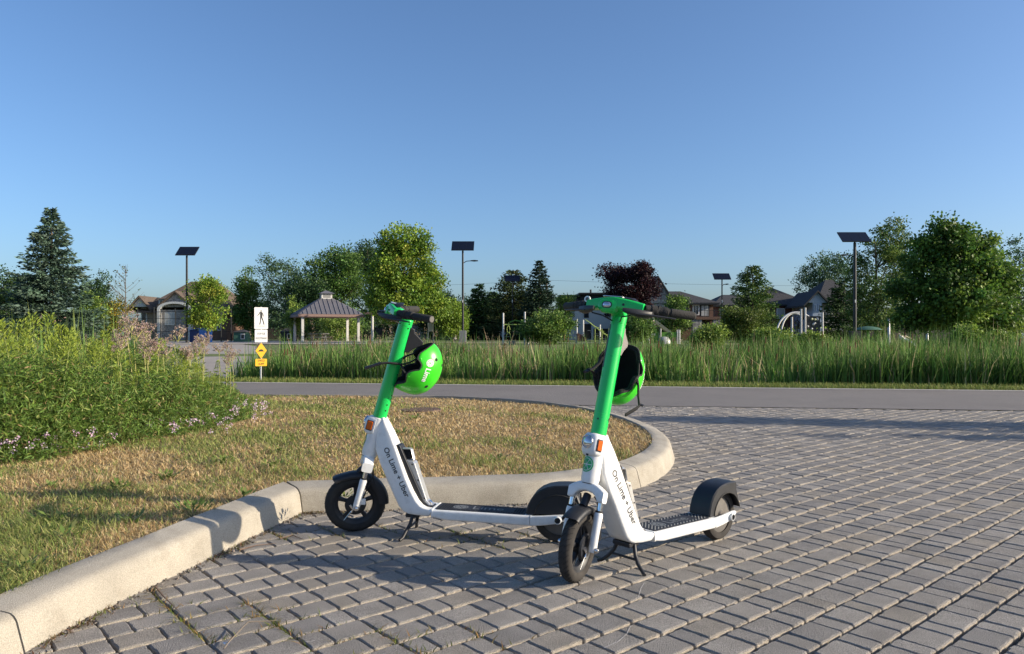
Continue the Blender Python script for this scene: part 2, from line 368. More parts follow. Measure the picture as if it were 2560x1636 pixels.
# ================================================================ scooters and helmets
mat('white_paint', (.76, .76, .75), .34, var=.03, vscale=9, coat=.25, dark=((.50, .48, .45), 26, .42), rvar=.1, obj=True)
mat('green_paint', (.012, .54, .095), .3, coat=.35, rvar=.08, var=.04, obj=True)
mat('helmet_green', (.045, .62, .018), .32, coat=.25, rvar=.06, obj=True)
mat('black_plastic', (.013, .014, .018), .5, rvar=.12, obj=True)
mat('black_rubber', (.022, .021, .02), .85, var=.2, vscale=30, bump=.3, bscale=200, obj=True)
mat('tyre_dust', (.034, .030, .027), .9, var=.35, vscale=25, obj=True)
mat('dark_metal', (.03, .03, .032), .4, metal=.6)
mat('chrome', (.75, .75, .76), .16, metal=1)
mat('silver', (.62, .61, .6), .38, metal=.75, rvar=.1, obj=True)
mat('hub_grey', (.13, .12, .11), .7, metal=.1, var=.12, vscale=30, obj=True)
mat('amber', (.55, .10, .005), .25, coat=.4)
mat('ink', (.02, .02, .022), .6)
mat('logo_green', (.02, .36, .11), .45)
mat('mat_dark', (.014, .017, .026), .75, obj=True)
mat('mat_grey', (.17, .18, .19), .7)
mat('logo_white', (.8, .82, .78), .5)
mat('foam_black', (.008, .008, .009), .9)
mat('strap', (.012, .012, .013), .8, bump=.3, bscale=500, obj=True)
mat('sticker_dark', (.03, .035, .05), .5)
mat('hook_grey', (.22, .20, .19), .55)
g = bpy.data.materials.new('lamp_glass'); g.use_nodes = True; p = g.node_tree.nodes['Principled BSDF']
p.inputs['Base Color'].default_value = (.55, .57, .6, 1); p.inputs['Roughness'].default_value = .06; p.inputs['Metallic'].default_value = .75; M['lamp_glass'] = g

TILT = math.atan(.281); S0 = Vector((1.033, 0, .152)); AX = Vector((-math.sin(TILT), 0, math.cos(TILT)))
FW = Vector((math.cos(TILT), 0, math.sin(TILT)))           # forward, square to the steering axis
def on_axis(z): return S0 + AX * ((z - S0.z) / AX.z)
def rrect(hw, hh, r, n=3):
    r = min(r, hw * .98, hh * .98); P = []
    for cx, cy, a in ((hw - r, hh - r, 0), (-hw + r, hh - r, 90), (-hw + r, -hh + r, 180), (hw - r, -hh + r, 270)):
        for i in range(n + 1):
            t = R(a + 90 * i / n); P.append((cx + r * math.cos(t), cy + r * math.sin(t)))
    return P
def emblem(rad):
    """citrus wheel: ring + six wedges, 2d polygons as quads"""
    V, F = [], []; n = 40
    for k in range(n):
        a = 2 * math.pi * k / n
        for r in (.84, 1): V.append((rad * r * math.cos(a), rad * r * math.sin(a)))
    for k in range(n): F.append((2 * k, 2 * k + 1, (2 * k + 3) % (2 * n), (2 * k + 2) % (2 * n)))
    for w in range(6):
        a0, a1 = R(60 * w + 12), R(60 * w + 60); o = len(V); m = 7; gap = .055
        mid = (a0 + a1) / 2; a0, a1 = R(60 * w), R(60 * w + 60); cx, cy = rad * gap * 2 * math.cos((a0 + a1) / 2), rad * gap * 2 * math.sin((a0 + a1) / 2)
        V.append((cx, cy))
        for i in range(m):
            t = a0 + .075 + (a1 - a0 - .15) * i / (m - 1); V.append((rad * .74 * math.cos(t), rad * .74 * math.sin(t)))
        F += [(o, o + i, o + i + 1) for i in range(1, m)]
    return np.array(V), F
def flat_build(name, V2, F, fn, m, parent):
    me = bpy.data.meshes.new(name); me.from_pydata([tuple(fn(*v[:2])) for v in V2], [], F); return link(name, me, m, parent)

def scooter(loc, yaw, steer, label, variant, sx):
    root = empty('electric_scooter', (*loc, 0.0), yaw, label=label, cat='scooter', group='electric scooters parked on the paving')
    root.scale = (sx, 1, 1)
    ST = Matrix.Translation(S0) @ Matrix.Rotation(steer, 4, AX) @ Matrix.Translation(-S0)
    # ---- frame: body lofted from the head tube down to the deck
    secs = []; SEC = ((.893, .612, .872, .612, .030), (.905, .575, .856, .582, .036), (.913, .52, .832, .535, .042), (.914, .45, .799, .458, .050), (.886, .372, .768, .378, .058), (.852, .302, .742, .311, .064),
                               (.815, .222, .710, .240, .068), (.783, .158, .682, .192, .071), (.762, .135, .660, .168, .073), (.735, .123, .640, .159, .076), (.69, .118, .618, .156, .080), (.625, .114, .602, .1545, .082))
    for fx, fz, rx, rz, hw in SEC:
        c = Vector(((fx + rx) / 2, 0, (fz + rz) / 2)); dv = Vector((fx - rx, 0, fz - rz)); hl = dv.length / 2; dv.normalize()
        secs.append([c + dv * b + Vector((0, a * (1 - .16 * max(0, b / hl)), 0)) for a, b in rrect(hw, hl, min(.013, hl * .6), 4)])
    MB().loft(secs).build('frame', 'white_paint', root, smooth=40)
    # head tube and lamp housing
    MB().lathe([(0, .0), (.037, .0), (.041, .02), (.039, .12), (.0385, .208), (.034, .212), (0, .212)], on_axis(.408), AX, 28).build('head_tube', 'white_paint', root, smooth=35)
    hp = on_axis(.565) + FW * .02
    hs = []
    for t, w, h, r in ((-.02, .042, .05, .018), (.018, .043, .05, .022), (.030, .038, .042, .022), (.037, .03, .032, .02)):
        hs.append([hp + FW * t + Vector((0, a, 0)) + AX * b for a, b in rrect(w, h, r, 4)])
    MB().loft(hs).build('lamp_housing', 'white_paint', root, smooth=40)
    hl = MB().lathe([(.030, .0), (.030, .012), (.027, .014), (.0255, .011)], hp + FW * .034 + AX * .008, FW, 28).build('headlight', 'chrome', root, smooth=35)
    MB().lathe([(.0262, .010), (.018, .0155), (.008, .018), (0, .0185)], hp + FW * .034 + AX * .008, FW, 24).build('lens', 'lamp_glass', hl, smooth=60)
    MB().lathe([(.006, .0), (.006, .004), (0, .004)], hp + FW * .026 - AX * .046, FW, 12).build('sensor', 'black_plastic', root)
    for sy in (1, -1):
        c = hp + Vector((0, sy * .041, 0)) + FW * .006
        MB().loft([[c + FW * a + AX * b + Vector((0, sy * t, 0)) for a, b in rrect(.0145 * k, .0225 * k, .005, 2)] for t, k in ((0, 1.22), (.0025, 1.2))]).build('reflector_frame', 'black_plastic', root)
        MB().loft([[c + FW * a + AX * b + Vector((0, sy * t, 0)) for a, b in rrect(.0145 * k, .0225 * k, .004, 2)] for t, k in ((.002, 1), (.0065, .93))]).build('reflector', 'amber', root)
    V, F = emblem(.033); ec = on_axis(.482)
    def cyl(a, b, r=.0415): return ec + AX * b + (FW * math.cos(a / r) - Vector((0, 1, 0)) * math.sin(a / r)) * (r + .0006)
    flat_build('emblem', V, F, cyl, 'logo_green', root)
    # lettering down the side of the frame
    d = (Vector((.745, 0, .235)) - Vector((.862, 0, .47))); d.normalize(); up = Vector((d.z, 0, -d.x)) * -1
    if up.x > 0: up = -up
    V, F = text_mesh('On Lime + Uber', .044, bold=.0007)
    k = .275 / (V[:, 0].max() - V[:, 0].min()); c0 = Vector((.795, 0, .335))
    SA = np.array(SEC); fin = np.linspace(0, len(SA) - 1, 600); SF_ = np.stack([np.interp(fin, np.arange(len(SA)), SA[:, q]) for q in range(5)], 1)
    cx_, cz_ = (SF_[:, 0] + SF_[:, 2]) / 2, (SF_[:, 1] + SF_[:, 3]) / 2; dx_, dz_ = SF_[:, 0] - SF_[:, 2], SF_[:, 1] - SF_[:, 3]; ln_ = np.hypot(dx_, dz_); dx_, dz_ = dx_ / ln_, dz_ / ln_
    def side(a, b):
        P = c0 + d * (a * k) + up * (b * k * .98); q = int(np.argmin(np.abs((P.x - cx_) * dz_ - (P.z - cz_) * dx_) + (np.hypot(P.x - cx_, P.z - cz_) > .12)))
        bb = ((P.x - cx_[q]) * dx_[q] + (P.z - cz_[q]) * dz_[q]) / (ln_[q] / 2); hl_ = ln_[q] / 2; rc_ = min(.013, hl_ * .6); t_ = min(1, max(0, (bb * hl_ + hl_ - rc_) / (2 * (hl_ - rc_)))); return P + Vector((0, SF_[q, 4] * (1 - .16 * (1 - rc_ / hl_) * t_) + .0009, 0))
    flat_build('lettering', V, F, side, 'ink', root)
    # ---- deck
    deck = MB()
    for a, b in (((.605, .1545, .112), (.585, .154, .108)),):
        pass
    pr = [(.602, .154, .114), (.56, .153, .107), (.53, .1525, .103), (.30, .149, .098), (.115, .145, .094)]
    deck.loft([[Vector((x, a, (t + b) / 2 + c)) for a, c in rrect(.083, (t - b) / 2, .010, 3)] for x, t, b in pr]).build('deck', 'white_paint', root, smooth=40)
    MB().loft([[Vector((x, a, z + c)) for a, c in rrect(.0842, .027, .010, 3)] for x, z in ((.112, .1195), (.106, .1195))]).build('weld_seam', 'white_paint', root, smooth=50)
    MB().loft([[Vector((x, a, .134 + c)) for a, c in rrect(.0838, .0235, .010, 3)] for x in (.607, .600)]).build('weld_seam', 'white_paint', root, smooth=50)
    for sy in (1, -1):
        MB().loft([[Vector((x, sy * y + a, z + c)) for a, c in rrect(.009, h, .006, 3)] for x, y, z, h in ((.106, .0745, .1195, .025), (.05, .075, .124, .024), (-.02, .0755, .133, .022), (-.055, .0755, .142, .015), (-.068, .0755, .146, .008))]).build('rear_arm', 'white_paint', root, smooth=40)
        ab = MB().lathe([(0, -.002), (.019, -.002), (.019, .012), (.0165, .0145), (.0145, .0145), (.0145, .006), (0, .006)], (-.022, sy * .0835, .131), (0, sy, 0), 20).build('axle_cap', 'white_paint', root, smooth=40)
        MB().lathe([(0, .0062), (.0142, .0062), (.0142, .0145), (.009, .0145), (.009, .010), (0, .010)], (-.022, sy * .0835, .131), (0, sy, 0), 6).build('axle_nut', 'black_plastic', ab)
    # mat with studs, wheel and word
    def top(x): return .1545 - (.605 - x) * .0194
    mt = MB()
    for x0, x1 in ((.593, .140),):
        Q = rrect((x0 - x1) / 2, .068, .02, 5); cx = (x0 + x1) / 2
        mt.loft([[Vector((cx + a, b, top(cx + a) + t)) for a, b in Q] for t in (-.001, .0032)])
    mo = mt.build('deck_mat', 'mat_dark', root, smooth=40)
    stud = MB()
    for i, x in enumerate(np.arange(.158, .582, .0125)):
        for j, y in enumerate(np.arange(-.058, .0581, .0095)):
            if i % 2 == j % 2: continue
            if .20 < x < .545 and abs(y) < .044 and not (x > .52): continue
            stud.cbox((x, y, top(x) + .0038), (.0075, .0036, .003))
    stud.build('tread_studs', 'mat_grey' if variant else 'black_rubber', mo)
    V, F = emblem(.038)
    flat_build('emblem', V, F, lambda a, b: Vector((.475 + a * 1.0, b, top(.475 + a) + .0042)), 'mat_grey', mo)
    V, F = text_mesh('Lime', .082); k = .155 / (V[:, 0].max() - V[:, 0].min())
    flat_build('lettering', V, F, lambda a, b: Vector((.335 - a * k, -b * k, top(.335 - a * k) + .0042)), 'mat_grey', mo)
    # ---- battery with handle in the back of the body
    ga = [(.812, .462), (.800, .474), (.785, .470), (.655, .178), (.632, .162), (.612, .160), (.612, .154), (.66, .156), (.70, .20)]
    MB().prism(ga, -.036, .036, lambda a, b, h: (a, h, b)).build('battery_gasket', 'black_plastic', root, bevel=.004)
    bt = [(.785, .452), (.772, .40), (.716, .386), (.708, .376), (.646, .188), (.628, .168), (.613, .164), (.640, .160), (.685, .215)]
    bo = MB().prism(bt, -.029, .029, lambda a, b, h: (a, h, b)).build('battery', 'silver', root, bevel=.008)
    MB().tube([(.792, 0, .440), (.786, 0, .449), (.738, 0, .449), (.731, 0, .443), (.719, 0, .395), (.722, 0, .388), (.775, 0, .397)], .0058, 8, flat=(2.6, 1)).build('handle', 'silver', bo, smooth=40)
    MB().box((.735, -.012, .398), (.785, .012, .444)).build('socket', 'foam_black', bo)
    for x, z in ((.712, .372), (.681, .292), (.648, .200)):
        for sy in (1, -1): MB().lathe([(0, 0), (.0042, 0), (.0042, .0012), (0, .0012)], (x + .009, sy * .029, z), (0, sy, 0), 10).build('screw', 'dark_metal', bo)
    MB().lathe([(0, 0), (.012, 0), (.012, .004), (.004, .006), (0, .006)], (.632, 0, .176), (-.7, 0, .7), 16).build('lock', 'chrome', bo, smooth=40)
    # ---- rear wheel, fender
    rc = (-.022, 0, .130)
    rw = MB().lathe([(.088, -.026), (.105, -.031), (.119, -.027), (.127, -.014), (.1298, 0), (.127, .014), (.119, .027), (.105, .031), (.088, .026)], rc, (0, 1, 0), 48).build('rear_wheel', 'tyre_dust', root, smooth=40)
    MB().lathe([(0, -.033), (.02, -.033), (.028, -.025), (.072, -.022), (.089, -.020), (.089, .020), (.072, .022), (.028, .025), (.02, .033), (0, .033)], rc, (0, 1, 0), 40).build('motor_hub', 'hub_grey', rw, smooth=30)
    prof = [(.137, .150), (.130, .185), (.116, .218), (.096, .247), (.066, .271), (.03, .287), (-.01, .295), (-.06, .2975), (-.104, .2965), (-.110, .293), (-.110, .262), (-.120, .236), (-.133, .200), (-.142, .165)]
    def inner(p, r):
        v = Vector((p[0] - rc[0], p[1] - rc[2])); v.normalize(); return (rc[0] + v.x * r, rc[2] + v.y * r)
    fe = MB(); n = len(prof); hw = .062
    ring = []
    for s in (-1, 1):
        ring.append([Vector((a, s * (hw - .006), b)) for a, b in prof])
    secs = []
    for a, b in prof:
        ia, ib = inner((a, b), .136); ja, jb = inner((a, b), .118); ka, kb = inner((a, b), .118); nx, nz = (a - rc[0]), (b - rc[2]); l = math.hypot(nx, nz); e = .006
        secs.append([Vector(q) for q in ((ja, -hw + .012, jb), (ja, -hw, jb), (a - nx / l * e, -hw, b - nz / l * e), (a, -hw + e, b), (a, hw - e, b), (a - nx / l * e, hw, b - nz / l * e), (ja, hw, jb), (ja, hw - .012, jb), (ia, hw - .012, ib), (ia, -hw + .012, ib))])
    fe.loft(secs).build('rear_fender', 'black_plastic', root, smooth=35)
    lip = MB(); lip.tube([Vector((inner(p, .1195)[0], hw + .0005, inner(p, .1195)[1])) for p in prof], .0035, 8).build('fender_lip', 'black_rubber', root, smooth=60)
    if not variant:
        for s in (1, -1): MB().prism([(a * .97, (b - .15) * .97 + .15) for a, b in prof] + [(-.05, .150)], s * .0585, s * .0612, lambda a, b, h: (a, h, b)).build('fender_side', 'black_plastic', root, bevel=.001)
    tl = MB().cbox((-.112, 0, .278), (.006, .05, .018)).build('tail_light', 'amber', root)
    # ---- kickstand: two splayed legs and a bar
    ks = empty_part = MB().cbox((.715, 0, .112), (.07, .10, .022)).build('kickstand', 'black_plastic', root, bevel=.005)
    for sy in (1, -1):
        MB().tube([(.712, sy * .048, .112), (.722, sy * .062, .07), (.735, sy * .088, .038), (.742, sy * .118, .014), (.752, sy * .138, .006)], [.0095, .009, .009, .008, .008], 8).build('leg', 'black_plastic', ks, smooth=50)
    MB().tube([(.728, -.075, .052), (.728, .075, .052)], .006, 8).build('cross_bar', 'black_plastic', ks, smooth=50)
    # ================= steered assembly
    def sb(mb, name, m, par, **k): return mb.xf(ST).build(name, m, par, **k)
    fc = Vector((1.035, 0, .154))
    fw = sb(MB().lathe([(.108, -.022), (.118, -.029), (.134, -.029), (.146, -.021), (.1525, -.010), (.1542, 0), (.1525, .010), (.146, .021), (.134, .029), (.118, .029), (.108, .022)], fc, (0, 1, 0), 64), 'front_wheel', 'tyre_dust' if variant else 'black_rubber', root, smooth=40)
    sb(MB().lathe([(.118, -.0305), (.124, -.0315), (.130, -.0305)], fc, (0, 1, 0), 64), 'sidewall_line', 'black_rubber', fw, smooth=60)
    tr = MB()
    for i in range(40):
        for s in (1, -1):
            a = 2 * math.pi * (i + .25 * s) / 40; P = []
            for q in np.linspace(.05, 1, 5):
                aa = a + q * .13 * s; y = s * .024 * q; rr = .1545 - .0105 * q ** 2.2
                P.append(fc + Vector((rr * math.cos(aa), y, rr * math.sin(aa))))
            tr.tube(P, .0011, 4)
    sb(tr, 'tread_grooves', 'foam_black', fw)
    sb(MB().lathe([(.110, -.021), (.098, -.017), (.087, -.008), (.087, .008), (.098, .017), (.110, .021)], fc, (0, 1, 0), 48), 'rim', 'black_plastic', fw, smooth=40)
    sp = MB()
    for i in range(5):
        a = R(20 + 72 * i); u = Vector((math.cos(a), 0, math.sin(a))); w = Vector((-math.sin(a), 0, math.cos(a)))
        sp.loft([[fc + u * r + w * p + Vector((0, q, 0)) for p, q in rrect(hw2, .010, .004, 2)] for r, hw2 in ((.02, .013), (.055, .009), (.097, .0125))])
    sb(sp, 'spokes', 'black_plastic', fw, smooth=40)
    sb(MB().lathe([(0, -.036), (.022, -.036), (.034, -.026), (.036, -.012), (.036, .012), (.034, .026), (.022, .036), (0, .036)], fc, (0, 1, 0), 28), 'hub', 'dark_metal', fw, smooth=35)
    dr = MB().lathe([(0, .026), (.052, .026), (.054, .030), (.050, .037), (.016, .040), (0, .040)], fc, (0, 1, 0), 32)
    sb(dr, 'brake_drum', 'black_plastic', fw, smooth=35)
    lv = MB().tube([fc + Vector((.028, .043, .006)), fc + Vector((.012, .046, -.018)), fc + Vector((.022, .044, -.034))], [.009, .006, .008], 8)
    sb(lv, 'brake_arm', 'chrome', fw, smooth=50)
    sb(MB().tube([fc + Vector((.025, .045, -.03)), fc + Vector((.06, .044, -.075))], .0016, 6), 'brake_cable', 'chrome', fw)
    # fork
    cr = MB(); secs = []
    for y, zt, zb in ((-.083, -.012, -.060), (-.070, -.003, -.062), (-.058, .004, -.060), (-.046, .010, -.040), (-.03, .016, -.028), (0, .018, -.022), (.03, .016, -.028), (.046, .010, -.040), (.058, .004, -.060), (.070, -.003, -.062), (.083, -.012, -.060)):
        c = on_axis(.398); h = (zt - zb) / 2
        secs.append([c + AX * ((zt + zb) / 2 + b) + FW * a + Vector((0, y, 0)) for a, b in rrect(.027 if abs(y) > .02 else .034, h, .01, 3)])
    fk = sb(cr.loft(secs), 'fork', 'white_paint', root, smooth=45)
    sb(MB().tube([on_axis(.36) + Vector((0, .02, 0)) - FW * .03, on_axis(.33) + Vector((0, .05, 0)) - FW * .045, on_axis(.25) + Vector((0, .055, 0)) - FW * .03, on_axis(.17) + Vector((0, .05, 0)) - FW * .02], .0032, 6), 'drum_cable', 'black_rubber', fk, smooth=60)
    sb(MB().lathe([(.0365, 0), (.0365, .005), (0, .005)], on_axis(.405), AX, 24), 'bearing_ring', 'black_plastic', fk)
    for sy in (1, -1):
        y = Vector((0, sy * .067, 0)); a, b, c = on_axis(.352) + y, on_axis(.300) + y, on_axis(.152) + y
        sb(MB().tube([a, b - AX * .02], .0125, 16), 'stanchion', 'chrome', fk, smooth=50)
        sb(MB().lathe([(.0155, 0), (.0165, .003), (.0165, .010), (.0145, .012)], b - AX * .004, AX, 16), 'dust_seal', 'black_rubber', fk, smooth=50)
        sb(MB().tube([b, b - AX * .01, on_axis(.22) + y, c + AX * .01, c - AX * .012], [.0165, .0195, .0175, .0185, .014], 16), 'lower_leg', 'white_paint', fk, smooth=50)
        sb(MB().cbox(on_axis(.185) + y * .9 - FW * .026, (.028, .014, .032)), 'brake_tab', 'white_paint', fk, bevel=.004)
        sb(MB().lathe([(0, .0), (.0135, .0), (.0135, .006), (.008, .007), (.008, .014), (.0045, .016), (0, .016)], c + Vector((0, sy * .014, 0)), (0, sy, 0), 16), 'axle_bolt', 'chrome', fk, smooth=40)
    # front fender
    secs = []
    for t in np.linspace(52, 182, 22):
        a = R(t); u = Vector((math.cos(a), 0, math.sin(a))); ro = .170 + .012 * math.exp(-((t - 52) / 12) ** 2); sk = .026 if t < 110 else .026 + .022 * min(1, (t - 110) / 30)
        pr2 = [(.040, -sk), (.040, -.012), (.030, -.002), (0, .001), (-.030, -.002), (-.040, -.012), (-.040, -sk)]
        q = [fc + u * (ro + dr_) + Vector((0, y, 0)) for y, dr_ in pr2] + [fc + u * (ro + dr_ - .004) + Vector((0, y * .92, 0)) for y, dr_ in pr2[::-1]]
        secs.append(q)
    ff = sb(MB().loft(secs), 'front_fender', 'black_plastic', root, smooth=50)
    sb(MB().tube([fc + Vector((-.02, 0, .165)), on_axis(.36) - FW * .004], .018, 10, flat=(1, 1)), 'fender_bracket', 'black_plastic', ff, smooth=50)
    for sy in (1, -1): sb(MB().tube([fc + Vector((-.10, sy * .042, .11)), on_axis(.36) + Vector((0, sy * .04, 0)) - FW * .02], .0035, 6), 'fender_stay', 'black_plastic', ff)
    # stem
    sm = sb(MB().lathe([(.0335, .0), (.0355, .002), (.0355, .092), (.0347, .0925), (.0347, .0945), (.0352, .095), (.0345, .495), (.0338, .4955), (.0338, .498), (.0348, .4985), (.0355, .535), (.034, .548), (0, .55)], on_axis(.612), AX, 36), 'stem', 'green_paint', root, smooth=25)
    for z, y in ((.655, .5), (.685, .5), (.735, .9), (.845, .9), (1.085, .5), (1.108, .5)):
        for sd in (1,):
            ang = y; nrm = (Vector((0, 1, 0)) * math.cos(ang) - FW * math.sin(ang))
            sb(MB().lathe([(0, .0), (.0042, 0), (.0042, .001), (0, .001)], on_axis(z) + nrm * .0352, nrm, 10), 'bolt_hole', 'dark_metal', sm)
    sb(MB().lathe([(0, .0), (.0042, 0), (.0042, .001), (0, .001)], on_axis(.675) + FW * .0352, FW, 10), 'bolt_hole', 'dark_metal', sm)
    st = MB(); rr = .0358                                       # dark notice wrapped on the right of the stem
    for i in range(8):
        for j in range(1):
            pass
    A = np.linspace(R(38), R(112), 9)
    nV = [on_axis(z) + (FW * math.cos(a) - Vector((0, 1, 0)) * math.sin(a)) * rr for z in (.895, 1.085) for a in A]
    st.add(nV, [(i, i + 1, i + 10, i + 9) for i in range(8)])
    so_ = sb(st, 'notice_sticker', 'sticker_dark', sm)
    wk = MB()
    for z0, z1, a0, a1 in ((1.06, 1.077, 66, 82), (1.025, 1.05, 72, 80), (.985, 1.015, 64, 84), (.955, .975, 70, 78), (.925, .945, 66, 82), (.903, .914, 60, 84)):
        A = np.linspace(R(a0), R(a1), 4)
        wk.add([on_axis(z) + (FW * math.cos(a) - Vector((0, 1, 0)) * math.sin(a)) * (rr + .0006) for z in (z0, z1) for a in A], [(i, i + 1, i + 5, i + 4) for i in range(3)])
    sb(wk, 'pale_marks', 'logo_white', so_)
    # handlebar: bowed green beam, set forward of the stem
    hc = on_axis(1.157) + FW * .078; secs = []
    for y in np.linspace(-.136, .136, 15):
        k = abs(y) / .136; c = hc + Vector((0, y, 0)) + AX * (.004 - .011 * k ** 1.6) - FW * (.016 * k ** 1.8)
        secs.append([c + FW * a + AX * b for a, b in rrect(.031 - .008 * k, .0265 - .0045 * k, .011, 3)])
    hb = sb(MB().loft(secs), 'handlebar', 'green_paint', root, smooth=40)
    secs = []
    for t, w, l, up_ in ((0, .0345, .0345, 0), (.35, .034, .040, .018), (.7, .036, .046, .034), (1, .046, .036, .052)):
        c = on_axis(1.122) + AX * up_ + FW * (.066 * t ** 1.2)
        secs.append([c + Vector((0, a, 0)) + FW * b for a, b in rrect(w, l, min(w, l) * .8, 5)])
    sb(MB().loft(secs), 'neck', 'green_paint', hb, smooth=50)
    c = hc + FW * .026 - AX * .008 + Vector((0, -.026, 0)); secs = []
    for t, w, h in ((-.02, .046, .03), (.004, .044, .028), (.010, .036, .022)):
        secs.append([c + FW * t + Vector((0, a + .004, 0)) + AX * (b - .004) for a, b in rrect(w, h, h * .9, 5)])
    sb(MB().loft(secs), 'light_nose', 'green_paint', hb, smooth=45)
    sb(MB().loft([[c + FW * t + Vector((0, a + .004, 0)) + AX * (b - .003) for a, b in rrect(w, h, h * .95, 6)] for t, w, h in ((.006, .0245, .0155), (.012, .0235, .0148))]), 'lamp_bezel', 'black_plastic', hb, smooth=40)
    sb(MB().loft([[c + FW * t + Vector((0, a + .004, 0)) + AX * (b - .003) for a, b in rrect(w, h, h * .95, 6)] for t, w, h in ((.011, .020, .0125), (.015, .016, .010), (.017, .009, .005))]), 'position_lamp', 'lamp_glass', hb, smooth=60)
    for y in (-.055, .052): sb(MB().lathe([(0, 0), (.0055, 0), (.0055, .003), (0, .003)], hc + FW * .0275 + Vector((0, y, -.004)), FW, 12), 'button', 'black_plastic', hb)
    sb(MB().loft([[hc + AX * (.0325 + t) - FW * .004 + Vector((0, a - .01, 0)) + FW * b for a, b in rrect(.05, .022, .012, 3)] for t in (0, .003)]), 'display', 'silver', hb, smooth=40)
    ph = [hc + AX * .030 + Vector((0, -.01, 0)) - FW * .01, hc + AX * .040 + Vector((0, .03, 0)) - FW * .02, hc + AX * .036 + Vector((0, .075, 0)) - FW * .018, hc + AX * .024 + Vector((0, .10, 0)) - FW * .012]
    sb(MB().tube(ph, [.010, .014, .012, .006], 8, flat=(1.7, .35)), 'phone_holder', 'black_plastic', hb, smooth=50)
    for sy in (1, -1):
        def gp_(y, f=0, u=0): q = (y - .132) * 1.66; return hc + Vector((0, sy * (.132 + q * .80), 0)) + AX * (-.006 + .10 * q + u) - FW * (.016 + q * .60 - f)
        gr = sb(MB().tube([gp_(.136), gp_(.150), gp_(.152), gp_(.166), gp_(.168), gp_(.182), gp_(.184), gp_(.196), gp_(.198), gp_(.204), gp_(.206), gp_(.236), gp_(.237), gp_(.268), gp_(.272)],
                          [.020, .020, .023, .023, .0195, .0195, .0215, .0215, .0165, .0165, .0195, .0188, .0184, .0188, .016], 20), 'grip', 'black_rubber', hb, smooth=40)
        sb(MB().lathe([(0, .0), (.014, .0), (.016, -.002)], gp_(.2735), Vector((0, sy * .80, 0)) - FW * .60 + AX * .10, 16), 'end_cap', 'hub_grey', gr, smooth=40)
        cg = MB()
        for i in range(22):
            a = 2 * math.pi * i / 22; q = gp_(.1735); cg.cbox(q + FW * .0225 * math.cos(a) + AX * .0225 * math.sin(a), (.004, .010, .004))
        sb(cg, 'throttle_teeth', 'black_plastic', gr)
        sb(MB().loft([[gp_(y, f, u) + FW * a + AX * b for a, b in rrect(w, h, min(w, h) * .6, 2)] for y, f, u, w, h in ((.085, .030, -.022, .012, .008), (.11, .032, -.028, .02, .014), (.14, .030, -.030, .022, .016), (.165, .028, -.026, .014, .012))]), 'lever_clamp', 'black_plastic', gr, smooth=45)
        sb(MB().tube([gp_(.12, .040, -.034), gp_(.16, .052, -.036), gp_(.20, .055, -.036), gp_(.232, .052, -.036)], [.009, .0075, .006, .005], 8, flat=(1.4, .7)), 'brake_lever', 'black_plastic', gr, smooth=50)
    for sy in (1, -1):
        sb(MB().tube([hc + Vector((0, sy * .13, -.02)) + FW * .02, hc + Vector((0, sy * .09, -.05)) + FW * .035, hc + Vector((0, sy * .045, -.055)) + FW * .02, on_axis(1.10) + Vector((0, sy * .02, 0)) + FW * .028], .0032, 6), 'brake_cable', 'black_rubber', hb, smooth=60)
    if variant:
        bl = hc + Vector((0, -.142, 0)) + AX * .020 - FW * .01
        be = sb(MB().lathe([(.008, -.004), (.0145, -.004), (.0152, 0), (.0145, .004), (.008, .004)], bl, FW, 28), 'bell', 'logo_white', hb, smooth=60)
        sb(MB().lathe([(0, .003), (.0082, .003), (.0082, .0045), (.004, .006), (0, .006)], bl, FW, 20), 'bell_dome', 'hub_grey', be, smooth=60)
    # helmet hook on the back of the stem
    hk = [(-.028, 1.092), (-.050, 1.088), (-.058, 1.070), (-.112, 1.036), (-.111, 1.020), (-.074, .992), (-.052, .966), (-.028, .962)]
    def hkf(a, b, h): q = on_axis(b); return q + FW * a + Vector((0, h, 0)) - AX * a * 0
    sb(MB().prism(hk, -.022, .022, hkf), 'helmet_hook', 'hook_grey' if variant else 'black_plastic', root, bevel=.004)
    return root, Matrix.Translation((*loc, 0)) @ Matrix.Rotation(yaw, 4, 'Z') @ Matrix.Diagonal((sx, 1, 1, 1)) @ ST

